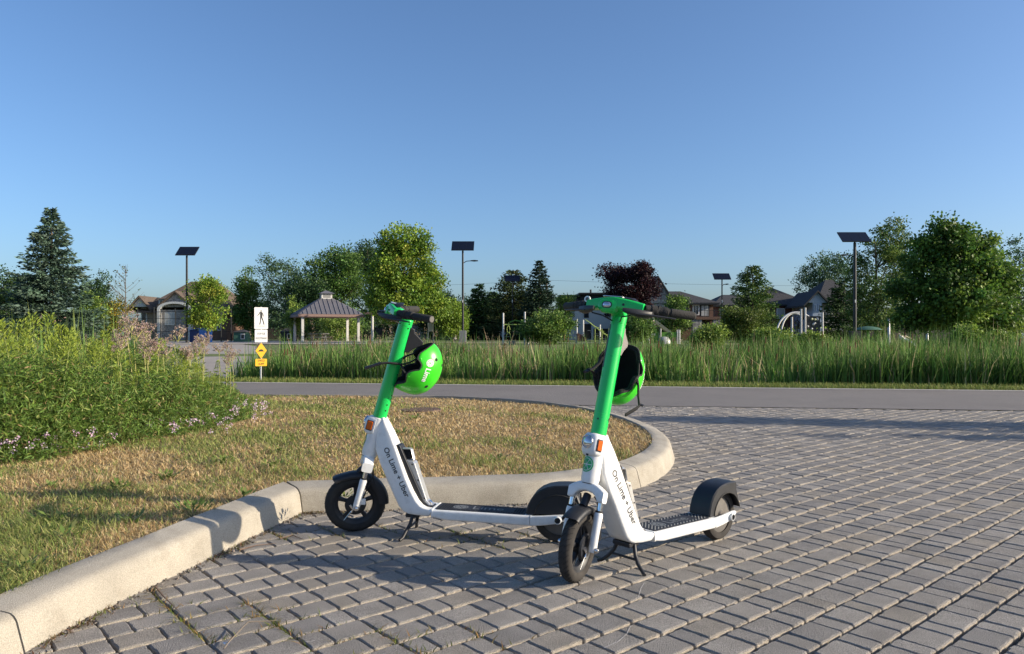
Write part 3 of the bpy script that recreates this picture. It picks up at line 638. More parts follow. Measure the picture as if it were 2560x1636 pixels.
def helmet(Wm, label, flip):
    """hangs from the hook: crown away from the stem, opening towards it"""
    base = on_axis(.905) - FW * .124
    root = empty('helmet', Wm @ base, 0, label=label, cat='helmet', group='green helmets hanging on the scooters')
    ex, ey, ez = -FW, Vector((0, 1, 0)), AX
    tl = Matrix.Rotation(R(-4), 3, ey); ex, ez = tl @ ex, tl @ ez
    R3 = Wm.to_3x3()
    def P(X, Y, Z): return R3 @ (ex * X + ey * Y + ez * Z)
    ax, ay, az = .120, .112, .150
    tab = [(-.15, -.088), (-.12, -.085), (-.09, -.050), (-.042, -.062), (-.02, -.048), (.0, -.008), (.03, -.006), (.055, -.038), (.085, -.030), (.15, .03)]
    def edge(z): return float(np.interp(z, [a for a, _ in tab], [b for _, b in tab]))
    def rad(X): return math.sqrt(max(0, 1 - (X / ax) ** 2)) if X > 0 else 1 - .9 * X * X / .02 * .25
    def surf(X, phi, k=1): r = rad(X) if X > 0 else rad(X); return (X * (k if X > 0 else 1), ay * k * r * math.cos(phi), az * k * r * math.sin(phi))
    n = 72; rows = 14; shell = []
    for i in range(rows + 1):
        row = []
        for j in range(n):
            phi = 2 * math.pi * j / n; e = edge(az * math.sin(phi)); X = e + (ax - e) * math.sin(i / rows * math.pi / 2)
            row.append((X, phi))
        shell.append(row)
    def shellmb(k, cap=True):
        m = MB(); secs = [[P(*surf(X, f, k)) for X, f in row] for row in shell[:-1]]; m.loft(secs, cap=False)
        o = len(m.v); m.v.append(tuple(P(ax * k, 0, 0))); b = (rows - 1) * n
        m.f += [(b + j, b + (j + 1) % n, o) for j in range(n)]; return m
    so = shellmb(1).build('shell', 'helmet_green', root, smooth=60)
    mod = so.modifiers.new('thickness', 'SOLIDIFY'); mod.thickness = .003; mod.offset = -1
    lo = shellmb(.955).build('liner', 'foam_black', root, smooth=60); mod = lo.modifiers.new('thickness', 'SOLIDIFY'); mod.thickness = .016; mod.offset = -1
    V = MB(); V.tube([P(*surf(edge(az * math.sin(f)) + .001, f, .975)) for f in np.linspace(0, 2 * math.pi, 73)], .0045, 6); V.build('edge_trim', 'black_rubber', root, smooth=60)
    def normal(X, f):
        a = Vector(P(*surf(X + .004, f))); b = Vector(P(*surf(X - .004, f))); c = Vector(P(*surf(X, f + .04))); d = Vector(P(*surf(X, f - .04))); nn = (a - b).cross(c - d).normalized()
        return nn if nn.dot(P(X, *surf(X, f)[1:])) > 0 else -nn
    for sgn in (0, math.pi):                                    # vents and rivets on both sides
        for dz, X in ((.085, .062), (-.088, .060), (-.02, .105)):
            f = math.asin(dz / az) if sgn == 0 else math.pi - math.asin(dz / az); f = f if X < .1 else f + .9
            c = Vector(P(*surf(X, f))); nn = normal(X, f); MB().lathe([(0, .0008), (.0085, .0008), (.0095, .0002)], c, nn, 16).build('vent', 'foam_black', so)
        for dz, X in ((.055, -.018), (-.052, -.046)):
            f = math.asin(dz / az) if sgn == 0 else math.pi - math.asin(dz / az)
            c = Vector(P(*surf(X, f))); MB().lathe([(0, .0016), (.0035, .0014), (.0045, 0)], c, normal(X, f), 12).build('rivet', 'helmet_green', so, smooth=60)
    # wheel emblem and word on both sides; text runs downwards
    for sd in (1, -1):
        def wrap(a, b, x0=.034):
            z = .020 - a; X = x0 + b; s = min(.97, max(-.97, z / (az * rad(X)))); f = math.asin(s) if sd == 1 else math.pi - math.asin(s)
            return Vector(P(*surf(X, f))) + normal(X, f) * .0009
        E_, EF = emblem(.0195); E_ = E_ + np.array([-.028, 0]); flat_build('emblem', E_, EF, lambda a, b: wrap(a, b * sd), 'logo_white', so)
        T, TF = text_mesh('Lime', .05, bold=.0012); k = .073 / (T[:, 0].max() - T[:, 0].min()); c = (T[:, 0].max() + T[:, 0].min()) / 2
        flat_build('lettering', T, TF, lambda a, b: wrap((a - c) * k + .038, b * k * sd), 'logo_white', so)
    # straps
    def ribbon(pts, name, w=.0105):
        return MB().tube([P(*p) for p in pts], w, 8, flat=(1, .42)).build(name, 'strap', root, smooth=60)
    if flip:
        ribbon([(-.03, .088, .055), (-.06, .080, .02), (-.085, .06, -.002), (-.115, .05, -.012)], 'strap')
        ribbon([(-.05, .088, -.05), (-.075, .075, -.03), (-.10, .055, -.008), (-.115, .05, -.012)], 'strap')
        ribbon([(-.03, -.088, .055), (-.07, -.06, .03), (-.10, -.02, .0), (-.115, .05, -.012)], 'strap')
        ribbon([(-.112, .052, -.010), (-.165, .062, -.02), (-.20, .066, -.035), (-.255, .07, -.075)], 'chin_strap', .015)
        MB().tube([P(-.195, .066, -.032), P(-.262, .071, -.080)], .018, 8, flat=(1, .45)).build('buckle', 'black_plastic', root, smooth=40)
    else:
        ribbon([(-.028, .090, .06), (-.03, .098, .02), (-.035, .105, -.02), (-.04, .106, -.035)], 'strap')
        ribbon([(-.05, .085, -.06), (-.055, .10, -.05), (-.045, .106, -.036)], 'strap')
        ribbon([(-.04, .106, -.032), (-.04, .116, -.06), (-.035, .122, -.10), (-.03, .135, -.145), (-.045, .13, -.16), (-.07, .115, -.185), (-.085, .10, -.205)], 'chin_strap', .012)
        MB().tube([P(-.030, .132, -.138), P(-.022, .150, -.140)], .012, 8, flat=(1, .5)).build('buckle', 'black_plastic', root, smooth=40)
        MB().tube([P(-.04, .104, -.028), P(-.042, .110, -.05)], .0115, 8, flat=(1, .5)).build('slider', 'black_plastic', root, smooth=40)
        ribbon([(-.028, -.090, .06), (-.05, -.09, .02), (-.085, -.10, -.02), (-.11, -.105, -.03)], 'strap')
        ribbon([(-.05, -.085, -.05), (-.085, -.10, -.03), (-.12, -.107, -.032)], 'strap')
        MB().tube([P(-.10, -.104, -.026), P(-.135, -.112, -.05)], .012, 8, flat=(1, .5)).build('buckle', 'black_plastic', root, smooth=40)
    return root
_, WL = scooter((.218, 3.735), R(169.7), R(24), 'white and green electric scooter turned side on with its front wheel by the kerb', 0, 1.03)
helmet(WL, 'lime green helmet showing its wheel logo, on the scooter by the kerb', True)
_, WR = scooter((1.03, 3.767), R(-139.8), R(19), 'white and green electric scooter with its headlight and wide handlebar facing out over the bricks', 1, .95)
helmet(WR, 'lime green helmet seen from inside with black padding and dangling strap', False)
# ================================================================ vegetation
def quads(C, D, Wd, L, Wid, cols, fold=0):
    """diamond leaves: base C, direction D, width direction Wd"""
    n = len(C); L = np.asarray(L)[:, None]; Wid = np.asarray(Wid)[:, None]
    V = np.stack([C, C + D * L * .45 + Wd * Wid / 2, C + D * L, C + D * L * .45 - Wd * Wid / 2], 1).reshape(-1, 3)
    F = np.arange(4 * n).reshape(-1, 4); return V, F, np.repeat(cols, 4, 0)
def unit(v): return v / np.maximum(1e-9, np.linalg.norm(v, axis=-1, keepdims=True))
def perp(D, r): return unit(np.cross(D, unit(r.normal(size=D.shape))))
def trunk_mesh(h, r0, r, limbs=5, lean=.03, top=.75):
    m = MB(); P = [(r.normal(0, lean) * t * h * .3, r.normal(0, lean) * t * h * .3, h * t) for t in np.linspace(0, top, 7)]; P[0] = (0, 0, -.1)
    m.tube(P, [r0 * (1.25 if i == 0 else 1 - .75 * i / 6) for i in range(7)], 8)
    for k in range(limbs):
        i = r.integers(2, 6); a = r.uniform(0, 6.28); q = Vector(P[i]); l = h * r.uniform(.18, .32)
        m.tube([q, q + Vector((math.cos(a) * l * .5, math.sin(a) * l * .5, l * .35)), q + Vector((math.cos(a) * l, math.sin(a) * l, l * .9))], [r0 * .42, r0 * .28, r0 * .08], 6)
    return m
def leafy(h, w, cb, cols, seed, nc=260, lp=36, leaf=.2, blobs=None, wts=None, gap=.0, clus=.4, taper=0):
    """crown mesh for a broadleaf tree standing at the origin: height h, width w, crown base cb"""
    r = np.random.default_rng(seed); ch = h - cb; leaf = leaf * .70; lp = int(lp * 1.25); nc = int(nc * 1.35)
    if blobs is None:
        blobs = [(0, 0, cb + ch * .5, w * .40, ch * .5)]
        for k in range(12):
            a = r.uniform(0, 6.28); t = r.uniform(.12, .92); d = w * .33 * (1 - taper * t) * r.uniform(.6, 1.05)
            blobs.append((d * math.cos(a), d * math.sin(a), cb + ch * t, w * r.uniform(.14, .26) * (1 - taper * t * .6), ch * r.uniform(.11, .2)))
    B = np.array(blobs); p = B[:, 3] ** 2 * B[:, 4]; p = p ** .7; p /= p.sum(); k = r.choice(len(B), nc, p=p)
    u = unit(r.normal(size=(nc, 3))); rad = r.uniform(.25, 1, nc) ** .45
    C = B[k, :3] + u * rad[:, None] * np.stack([B[k, 3], B[k, 3], B[k, 4]], 1)
    ci = np.repeat(np.arange(nc), lp); n = nc * lp; cr = clus * r.uniform(.6, 1.3, nc)
    off = r.normal(size=(n, 3)) * np.array([1, 1, .75]) * cr[ci][:, None] * .55
    P = C[ci] + off; P[:, 2] = np.maximum(P[:, 2], cb * .9)
    out = unit(P - np.array([0, 0, cb + ch * .45])); D = unit(out * .5 + r.normal(size=(n, 3)) * .9 + np.array([0, 0, -.25]))
    base = pal(nc, cols, wts, .14, r)[ci] * r.uniform(.75, 1.25, (n, 1))
    V, F, Cc = quads(P, D, perp(D, r), leaf * r.uniform(.6, 1.3, n), leaf * r.uniform(.45, .9, n), base)
    return np_mesh('crown', V, F, Cc)
def conifer(h, w, cb, cols, seed, rows=26, per=13, leaf=.34, droop=.25, rag=.25, tuft=14, pw=.85):
    leaf *= .74; tuft = int(tuft * 1.5); r = np.random.default_rng(seed); Ps, Ds, Ls, Cs = [], [], [], []
    for i in range(rows):
        t = i / rows; z = cb + (h - cb) * t ** .92; R0 = w / 2 * (1 - t) ** pw * r.uniform(.85, 1.1) + .08
        for k in range(max(4, int(per * (1 - .55 * t)))):
            a = r.uniform(0, 6.28); l = R0 * r.uniform(1 - rag, 1 + rag * .6); col = pal(1, cols, None, .16, r)[0]
            m = max(4, int(tuft * l / (w / 2) + 4)); s = np.linspace(.12, 1, m) + r.normal(0, .03, m)
            x = s * l; zz = z - droop * x * (1 - .4 * s) + .12 * l * s ** 3 + r.normal(0, .05, m)
            side = r.normal(0, .10, m) * (1.1 - .5 * s) * l
            P = np.stack([x * math.cos(a) - side * math.sin(a), x * math.sin(a) + side * math.cos(a), zz], 1)
            for q in range(3):
                d = unit(np.stack([np.cos(a + r.normal(0, .6, m)), np.sin(a + r.normal(0, .6, m)), r.normal(-.05, .3, m)], 1)); Ps.append(P + r.normal(0, .04, (m, 3))); Ds.append(d); Ls.append(leaf * r.uniform(.6, 1.2, m)); Cs.append(np.tile(col, (m, 1)) * r.uniform(.75, 1.2, (m, 1)))
    P = np.vstack(Ps); D = np.vstack(Ds); L = np.concatenate(Ls); C = np.vstack(Cs)
    V, F, Cc = quads(P, D, perp(D, r), L, L * .38, C); return np_mesh('crown', V, F, Cc)
def plant_tree(name, x, y, crown, h, r0, seed, label, cat='tree', group=None, z=None, leafmat='leaf', limbs=5, rz=0, sc=1, top=.75):
    root = empty(name, (x, y, float(hter(x, y)) if z is None else z), rz, label=label, cat=cat, group=group); root.scale = (sc, sc, sc)
    tm = trunk_mesh(h, r0, np.random.default_rng(seed), limbs, top=top)
    tm.build('trunk', 'bark', root, smooth=60); link('crown', crown, leafmat, root); return root
YG = [(.21, .30, .035), (.16, .26, .03), (.29, .33, .045), (.10, .19, .026)]
LG = [(0.169, 0.26, 0.0455), (0.234, 0.312, 0.0585), (0.117, 0.195, 0.039)]
MG = [(0.078, 0.15, 0.0286), (0.111, 0.195, 0.039), (0.0585, 0.117, 0.026)]
DG = [(0.039, 0.0845, 0.026), (0.0585, 0.111, 0.0312), (0.0286, 0.065, 0.0234)]
BG = [(0.078, 0.143, 0.065), (0.0975, 0.169, 0.078), (0.0585, 0.111, 0.052)]
SP = [(.07, .115, .078), (.10, .15, .108), (.045, .08, .054)]
PU = [(.028, .010, .015), (.042, .014, .018), (.016, .008, .012)]
def at(px_, D): return px(px_, D), D
def tree_px(name, cx, top, wpx, D, cbp, cols, seed, label, kind='leaf', **k):
    x, y = at(cx, D); g = float(hter(x, y)); h = pz(top, D) - g; w = wpx * D / FPX; cb = max(.1, pz(cbp, D) - g)
    kw = {q: k[q] for q in ('group', 'cat') if q in k}; k = {q: v for q, v in k.items() if q not in kw}
    if kind == 'leaf': cr = leafy(h, w, cb, cols, seed, **k); return plant_tree(name, x, y, cr, h, .018 * h + .03, seed, label, **kw)
    cr = conifer(h, w, cb, cols, seed, **k); return plant_tree(name, x, y, cr, h, .015 * h + .04, seed, label, leafmat='needle', limbs=0, top=.97, **kw)
# --- left
tree_px('spruce_tree', 128, 518, 250, 44, 872, SP, 1, 'tall blue green spruce with ragged tiers beside the tall weeds', 'con', rows=34, per=18, leaf=.36, droop=.16, rag=.24, tuft=18, pw=.92)
tree_px('dark_tree', 8, 672, 150, 78, 830, DG, 2, 'dark rounded tree behind the blue green spruce', nc=170, lp=34, leaf=.34, clus=.7)
tree_px('dark_tree', 243, 694, 72, 80, 850, DG, 3, 'small dark round topped tree between the spruce and the bare sapling', nc=150, lp=34, leaf=.3, clus=.6)
tree_px('yellowing_shrub', 228, 728, 95, 58, 862, LG, 4, 'bright green shrub at the foot of the spruce', cat='shrub', nc=130, lp=30, leaf=.22, clus=.45)
tree_px('yellowing_shrub', 285, 742, 85, 60, 862, [(.12, .15, .03), (.32, .25, .03), (.10, .13, .04)], 5, 'yellow tinged shrub around the stem of the bare sapling', cat='shrub', nc=90, lp=26, leaf=.22, clus=.45)
tree_px('street_tree', 520, 698, 118, 56, 822, YG, 6, 'young yellow green tree in front of the brown roofed house', nc=150, lp=32, leaf=.24, clus=.42, taper=.75)
# bare sapling: twigs with few leaves
D = 52; x, y = at(313, D); sap = empty('bare_sapling', (x, y, float(hter(x, y))), label='nearly bare sapling with thin twigs beside the spruce', cat='tree')
r = np.random.default_rng(9); m = MB(); hs = pz(662, D) - G; lp_ = []
m.tube([(0, 0, -.1), (.03, 0, hs * .5), (0, .05, hs)], [.05, .035, .008], 6)
for k in range(34):
    t = r.uniform(.35, .95); a = r.uniform(0, 6.28); l = hs * .28 * (1.25 - t); q = Vector((.02, 0, hs * t)); e = q + Vector((math.cos(a) * l, math.sin(a) * l, l * 1.0)); m.tube([q, (q + e) / 2 + Vector((0, 0, -.06)), e], [.014, .010, .004], 5)
    for _ in range(3): s = r.uniform(.3, 1); lp_.append(q.lerp(e, s))
m.build('trunk', 'bark', sap); Pn = np.array(lp_) + r.normal(0, .06, (len(lp_), 3)); Dn = unit(r.normal(size=Pn.shape))
link('crown', np_mesh('crown', *quads(Pn, Dn, perp(Dn, r), np.full(len(Pn), .14), np.full(len(Pn), .10), pal(len(Pn), [(.16, .15, .07), (.09, .13, .05)]))), 'leaf', sap)
# --- behind the gazebo
tree_px('park_tree', 617, 664, 70, 88, 852, MG, 11, 'slender tall tree behind the white pedestrian sign', nc=170, lp=34, leaf=.34, clus=.62)
tree_px('park_tree', 716, 640, 150, 100, 845, BG, 12, 'airy grey green tree behind the left end of the gazebo roof', nc=230, lp=30, leaf=.36, clus=.75)
tree_px('park_tree', 838, 612, 165, 86, 850, MG, 13, 'broad green tree rising behind the gazebo cupola', nc=330, lp=36, leaf=.36, clus=.75)
tree_px('park_tree', 772, 690, 120, 82, 850, DG, 14, 'dark lower tree behind the gazebo roof', nc=200, lp=34, leaf=.34, clus=.7)
tree_px('park_tree', 925, 606, 120, 98, 850, DG, 15, 'dark tree between the broad green tree and the yellow green tree', nc=230, lp=34, leaf=.38, clus=.8)
tree_px('yellow_green_tree', 1010, 533, 0, 60, 800, YG, 16, 'large yellow green tree with a narrow top beside the gazebo', nc=560, lp=40, leaf=.30, clus=.52, wts=[.32, .36, .10, .22],
        blobs=[(dx, dy, z, a, b) for dx, dy, z, a, b in ((0, 0, 8.2, 2.0, 1.5), (-.9, .3, 7.6, 1.3, 1.0), (.9, -.2, 7.5, 1.3, 1.1), (0, 0, 6.0, 2.6, 1.5), (-1.3, -.5, 5.4, 1.7, 1.3), (1.4, .4, 5.2, 1.7, 1.3), (0, 0, 3.9, 3.0, 1.6), (-1.6, .5, 3.4, 1.7, 1.2), (1.9, 0, 3.2, 1.7, 1.2), (2.6, -.4, 2.9, 1.0, .7), (0, -1, 2.6, 2.2, 1.0))])
tree_px('sapling', 740, 748, 62, 70, 838, LG, 17, 'pale green young tree standing by the left gazebo post', nc=90, lp=30, leaf=.22, clus=.4)
tree_px('sapling', 850, 790, 110, 78, 850, LG, 18, 'low pale green trees seen under the gazebo roof', nc=140, lp=30, leaf=.24, clus=.45)
tree_px('sapling', 1132, 748, 84, 64, 842, YG[:2] + LG[:1], 19, 'yellow green young tree behind the lamp with the dark control box', nc=140, lp=32, leaf=.24, clus=.42)
# --- dark row in the middle
tree_px('dark_conifer', 1095, 716, 150, 92, 850, DG, 21, 'dark bushy tree behind the yellow green young tree', nc=230, lp=34, leaf=.36, clus=.75)
tree_px('dark_conifer', 1196, 708, 95, 90, 850, DG + MG[:1], 22, 'narrow conifer with a thin leading tip', 'con', rows=26, per=15, leaf=.42, droop=.3, pw=.6)
tree_px('dark_conifer', 1232, 728, 125, 96, 850, DG, 23, 'dark conifer right of the thin tipped one', 'con', rows=24, per=17, leaf=.44, pw=.6)
tree_px('dark_conifer', 1284, 672, 205, 88, 852, [(.05, .075, .022), (.035, .06, .02), (.075, .09, .03)], 24, 'wide olive conifer behind the small square solar panel', 'con', rows=28, per=22, leaf=.44, rag=.3, pw=.62)
tree_px('spruce_tree', 1348, 648, 132, 84, 850, [(.028, .055, .03), (.04, .07, .042)], 25, 'dark pointed spruce beside the wooden utility pole', 'con', rows=28, per=18, leaf=.42, pw=.8)
tree_px('shrub', 1372, 783, 150, 50, 866, MG + LG[:1], 26, 'wide green shrub left of the scooter handlebar', cat='shrub', nc=230, lp=34, leaf=.2, clus=.4)
tree_px('sapling', 1414, 742, 48, 74, 800, LG, 27, 'small bright green tree before the flat roofed house', nc=70, lp=28, leaf=.24, clus=.4)
tree_px('purple_maple', 1572, 664, 150, 74, 818, PU, 28, 'round dark purple leaved tree in front of the houses', nc=330, lp=38, leaf=.28, clus=.5)
tree_px('shrub', 1590, 790, 95, 52, 866, MG + LG[:1], 29, 'green shrub behind the hanging helmet with the black padding', cat='shrub', nc=140, lp=32, leaf=.2, clus=.38)
tree_px('sapling', 1680, 742, 100, 70, 846, MG + LG[:1], 30, 'bushy green tree in front of the dark roofed house', nc=170, lp=34, leaf=.24, clus=.45)
tree_px('conical_tree', 1880, 662, 165, 64, 862, [(.085, .145, .032), (.12, .18, .04), (.05, .10, .027)], 31, 'broad conical green tree between the houses', 'con', rows=28, per=18, leaf=.32, droop=.1, rag=.28, pw=.62, tuft=16)
tree_px('shrub', 1853, 776, 108, 48, 858, [(.11, .15, .025), (.075, .11, .022)], 32, 'round olive green shrub before the conical tree', cat='shrub', nc=190, lp=32, leaf=.18, clus=.34)
# --- right
tree_px('park_tree', 2065, 622, 155, 100, 845, BG, 33, 'grey green feathery tree behind the blue gabled house', nc=220, lp=32, leaf=.36, clus=.7)
tree_px('park_tree', 2190, 562, 180, 74, 850, [(.10, .16, .035), (.13, .19, .04), (.06, .11, .027)], 34, 'tall olive green tree just behind the big maple', nc=360, lp=36, leaf=.3, clus=.6)
tree_px('dark_conifer', 2110, 690, 130, 80, 855, DG, 35, 'dark spreading conifer below the tall solar lamp panel', 'con', rows=24, per=16, leaf=.4, pw=.6)
tree_px('park_tree', 2548, 585, 140, 88, 852, BG, 36, 'grey green tree at the back, right of the big maple', nc=230, lp=32, leaf=.36, clus=.7)
tree_px('maple_tree', 2385, 532, 0, 31, 850, [(.085, .165, .028), (.13, .22, .034), (.05, .11, .022), (.20, .28, .045)], 37, 'big rounded maple with sunlit leaves on the lawn among the swings', nc=620, lp=44, leaf=.21, clus=.33, wts=[.38, .3, .22, .1],
        blobs=[(0, 0, 3.9, 1.3, 1.1), (-.2, .2, 4.6, .75, .75), (-.9, .2, 3.3, 1.0, .8), (1.0, -.2, 3.3, 1.1, .8), (0, 0, 2.4, 1.6, .9), (-1.5, -.3, 2.2, 1.0, .9), (1.6, .3, 2.1, 1.1, .9), (0, -.9, 2.0, 1.4, .9), (1.0, .3, 4.1, .8, .7), (-1.2, .2, 1.5, .9, .6), (1.8, -.2, 1.4, .9, .6), (.3, .5, 1.5, 1.3, .6), (-1.0, .3, 4.1, .7, .6), (2.2, 0, 2.8, .6, .7)] + [(a_, b_, c_, d_, d_ * .7) for a_, b_, c_, d_ in ((-.5, 0, 5.25, .45), (.5, .3, 5.05, .5), (1.3, 0, 4.7, .45), (-1.3, .2, 4.55, .4), (-1.8, .1, 3.7, .45), (1.9, .2, 3.9, .5), (-2.2, 0, 2.7, .5), (2.6, .1, 2.2, .45), (2.5, .2, 1.5, .45), (-2.0, .2, 1.3, .5), (.8, -.8, 3.2, .6), (-.6, -1.0, 3.0, .6))])
tree_px('sapling', 2512, 772, 120, 50, 848, YG[1:2] + LG, 38, 'small light green tree at the edge of the lawn beyond the maple', nc=150, lp=32, leaf=.2, clus=.36)
# far row closing the gaps
far = [(60, 800, 120, 'behind the spruce'), (360, 800, 100, 'left of the brown roofed house'), (425, 800, 100, 'behind the court fence'), (590, 775, 110, 'behind the green hut'), (655, 760, 110, 'behind the white walking person sign'), (700, 790, 100, 'behind the dark hut'),
       (960, 760, 140, 'under the large yellow green tree'), (1040, 740, 130, 'between the yellow green tree and the lamp'), (1165, 735, 130, 'behind the thin tipped conifer'), (1250, 730, 130, 'behind the exercise station'), (1320, 735, 130, 'behind the utility pole'), (1400, 770, 100, 'left of the flat roofed house'), (1455, 800, 90, 'behind the play tower'),
       (1700, 800, 110, 'behind the slide'), (1850, 780, 130, 'behind the conical tree'), (1990, 790, 120, 'behind the dome climber'), (2150, 760, 130, 'behind the mushroom shade'), (2230, 770, 130, 'behind the tall grey post'), (2330, 760, 140, 'behind the litter bin'), (2450, 770, 140, 'right of the maple trunk'), (-60, 720, 160, 'left of the spruce'), (2650, 700, 160, 'beyond the grey house')]
fcr = [leafy(8, 8, .4, DG, 60 + i, nc=150, lp=32, leaf=.42, clus=.9) for i in range(3)]
ftr = [trunk_mesh(8, .16, np.random.default_rng(70 + i)).mesh('trunk', 60) for i in range(3)]
for t_ in ftr: t_.materials.append(M['bark'])
for c_ in fcr: c_.materials.append(M['leaf'])
for i, (cx, top, w, wh) in enumerate(far):
    D = 118 + (i * 7) % 17; x, y = at(cx, D); h = pz(top, D) - G
    o = empty('backdrop_tree', (x, y, G), i * 1.3, label='dark bushy tree of the far row, ' + wh, cat='tree', group='far row of dark trees'); o.scale = (w * D / FPX / 8, w * D / FPX / 8, h / 8)
    link('trunk', ftr[i % 3], None, o); link('crown', fcr[i % 3], None, o)
# trees out of frame to the right, whose shadows fall across the paving
for j, (x, y, h, w, lab) in enumerate(((9.1, 7.9, 2.95, .8, 'slim young tree at the paving edge casting the long streak of shade'), (11.5, 7.35, 3.5, .9, 'second slim young tree past the first at the paving edge'), (10.2, 6.65, 2.7, .30, 'thin staked whip of a tree at the paving edge'))):
    plant_tree('street_tree', x, y, leafy(h, w, .9, MG, 90 + j, nc=70 if w > .5 else 26, lp=30, leaf=.11, clus=.2), h, .03, 95 + j, lab, z=0, limbs=2)

# ---------------------------------------------------------------- reed bed
N = 68000; r = np.random.default_rng(31)
x = r.uniform(-15, 17, N); f = 1.0 + 6.0 * r.uniform(0, 1, N) ** 1.15; y = road_far(x) + f
ok = (np.abs(x) < .73 * y + .5) & ~((x < -6.35 - f * .12) & (x > -7.9 - f * .55)) ; x, y, f = x[ok], y[ok], f[ok]; n = len(x)
den = noise2(x, y, .9, 41) + noise2(x, y, 2.4, 42) * .6; ok = den + r.normal(0, .42, n) > -.3; x, y, f, den = x[ok], y[ok], f[ok], den[ok]; n = len(x)
hg = np.clip(.72 + .12 * np.clip((x - 2) / 6, -1, 1) + .24 * den + r.normal(0, .17, n), .35, 1.6) * np.clip(.72 + f * .28, .7, 1.0)
hg = np.where((x < -2) & (r.uniform(size=n) < .18), hg * 1.3, hg)
RC = [(.10, .20, .04), (.155, .265, .055), (.07, .15, .033), (.40, .35, .18), (.23, .29, .09)]
rc_ = pal(n, RC, [.36, .28, .20, .06, .10], .2, r); tn_ = noise2(x, y, 1.7, 44) * .9 + noise2(x, y, 4, 45) * .6; rc_ = rc_ * (1 + .34 * tn_)[:, None]; dead = tn_ + r.normal(0, .3, n) > .78
rc_ = np.where(dead[:, None], pal(n, [(.38, .31, .18), (.30, .22, .12)], None, .12, r), rc_); hg = hg * (1 + .16 * noise2(x, y, 5, 46))
V, F, C = blades(np.stack([x, y, hter(x, y) - .02], 1), hg, r.uniform(.016, .034, n), np.abs(r.normal(.14, .28, n)), np.clip(rc_, .01, 1), r=r)
link('reed_bed', np_mesh('reed_bed', V, F, C), 'blade', label='dense green reeds and cattails along the far side of the road', cat='reeds', kind='stuff')
# bent-over leaves and brown heads
k = 6000; i = r.choice(n, k); V, F, C = blades(np.stack([x, y, hter(x, y)], 1)[i], hg[i] * .8, r.uniform(.012, .02, k), r.uniform(.5, 1.1, k), pal(k, RC[:2] + [(.35, .30, .15)], None, .12, r), r=r)
link('bent_reeds', np_mesh('bent_reeds', V, F, C), 'blade', label='bent over reed leaves leaning out of the reed bed', cat='reeds', kind='stuff')
m = MB()
for q in r.choice(n, 260): m.tube([(x[q], y[q], hg[q] * .72), (x[q] + .01, y[q], hg[q] * .72 + .15)], .013, 6)
mat('cattail', (.11, .055, .022), .95); m.build('cattail_heads', 'cattail', None, label='brown cattail heads standing in the reed bed', cat='cattails', kind='stuff')
# pale plumes
k = 420; q = r.choice(np.where(x < 0)[0], k); Pn = np.repeat(np.stack([x[q], y[q], hg[q] * 1.02], 1), 16, 0) + r.normal(0, 1, (k * 16, 3)) * [.02, .02, .07]; Dn = unit(r.normal(size=Pn.shape) + [0, 0, 1])
link('reed_plumes', np_mesh('reed_plumes', *quads(Pn, Dn, perp(Dn, r), np.full(len(Pn), .05), np.full(len(Pn), .014), pal(len(Pn), [(.30, .22, .15), (.22, .17, .11)]))), 'blade', label='pale feathery seed plumes above the reeds', cat='reed plumes', kind='stuff')
# short verge between road and reeds, mown lawn tufts further off
N = 30000; x = r.uniform(-13, 13, N); y = road_far(x) + np.abs(r.normal(.0, .55, N)); V, F, C = blades(np.stack([x, y, hter(x, y)], 1), r.uniform(.03, .12, N), r.uniform(.006, .012, N), r.uniform(.2, .9, N), pal(N, [(.19, .25, .06), (.30, .30, .10), (.13, .19, .045)], None, .12, r), r=r)
link('verge_grass', np_mesh('verge_grass', V, F, C), 'blade', label='short yellow green grass between road and reeds', cat='grass', kind='stuff')
# bright shrubs and weeds standing in the reeds on the right
for j, (cx, top, w, D, wh) in enumerate(((1772, 812, 95, 23, 'below the cream climbing rock'), (1960, 832, 110, 22, 'in front of the dome climber'), (2030, 834, 80, 21, 'below the right post of the dome climber'), (1915, 826, 80, 26, 'left of the dome climber'), (2410, 824, 80, 20, 'in front of the maple'), (2490, 832, 60, 20, 'below the small light green tree'))):
    x, y = at(cx, D); z = float(hter(x, y)); h = pz(top, D) - z
    o = plant_tree('goldenrod_clump', x, y, leafy(h, w * D / FPX, .15, [(.16, .24, .04), (.22, .30, .05), (.11, .18, .03)], 120 + j, nc=90, lp=34, leaf=.10, clus=.17), h, .012, 130 + j, 'bright green leafy clump in the reed bed, ' + wh, cat='shrub', group='bright clumps in the reed bed', limbs=3)

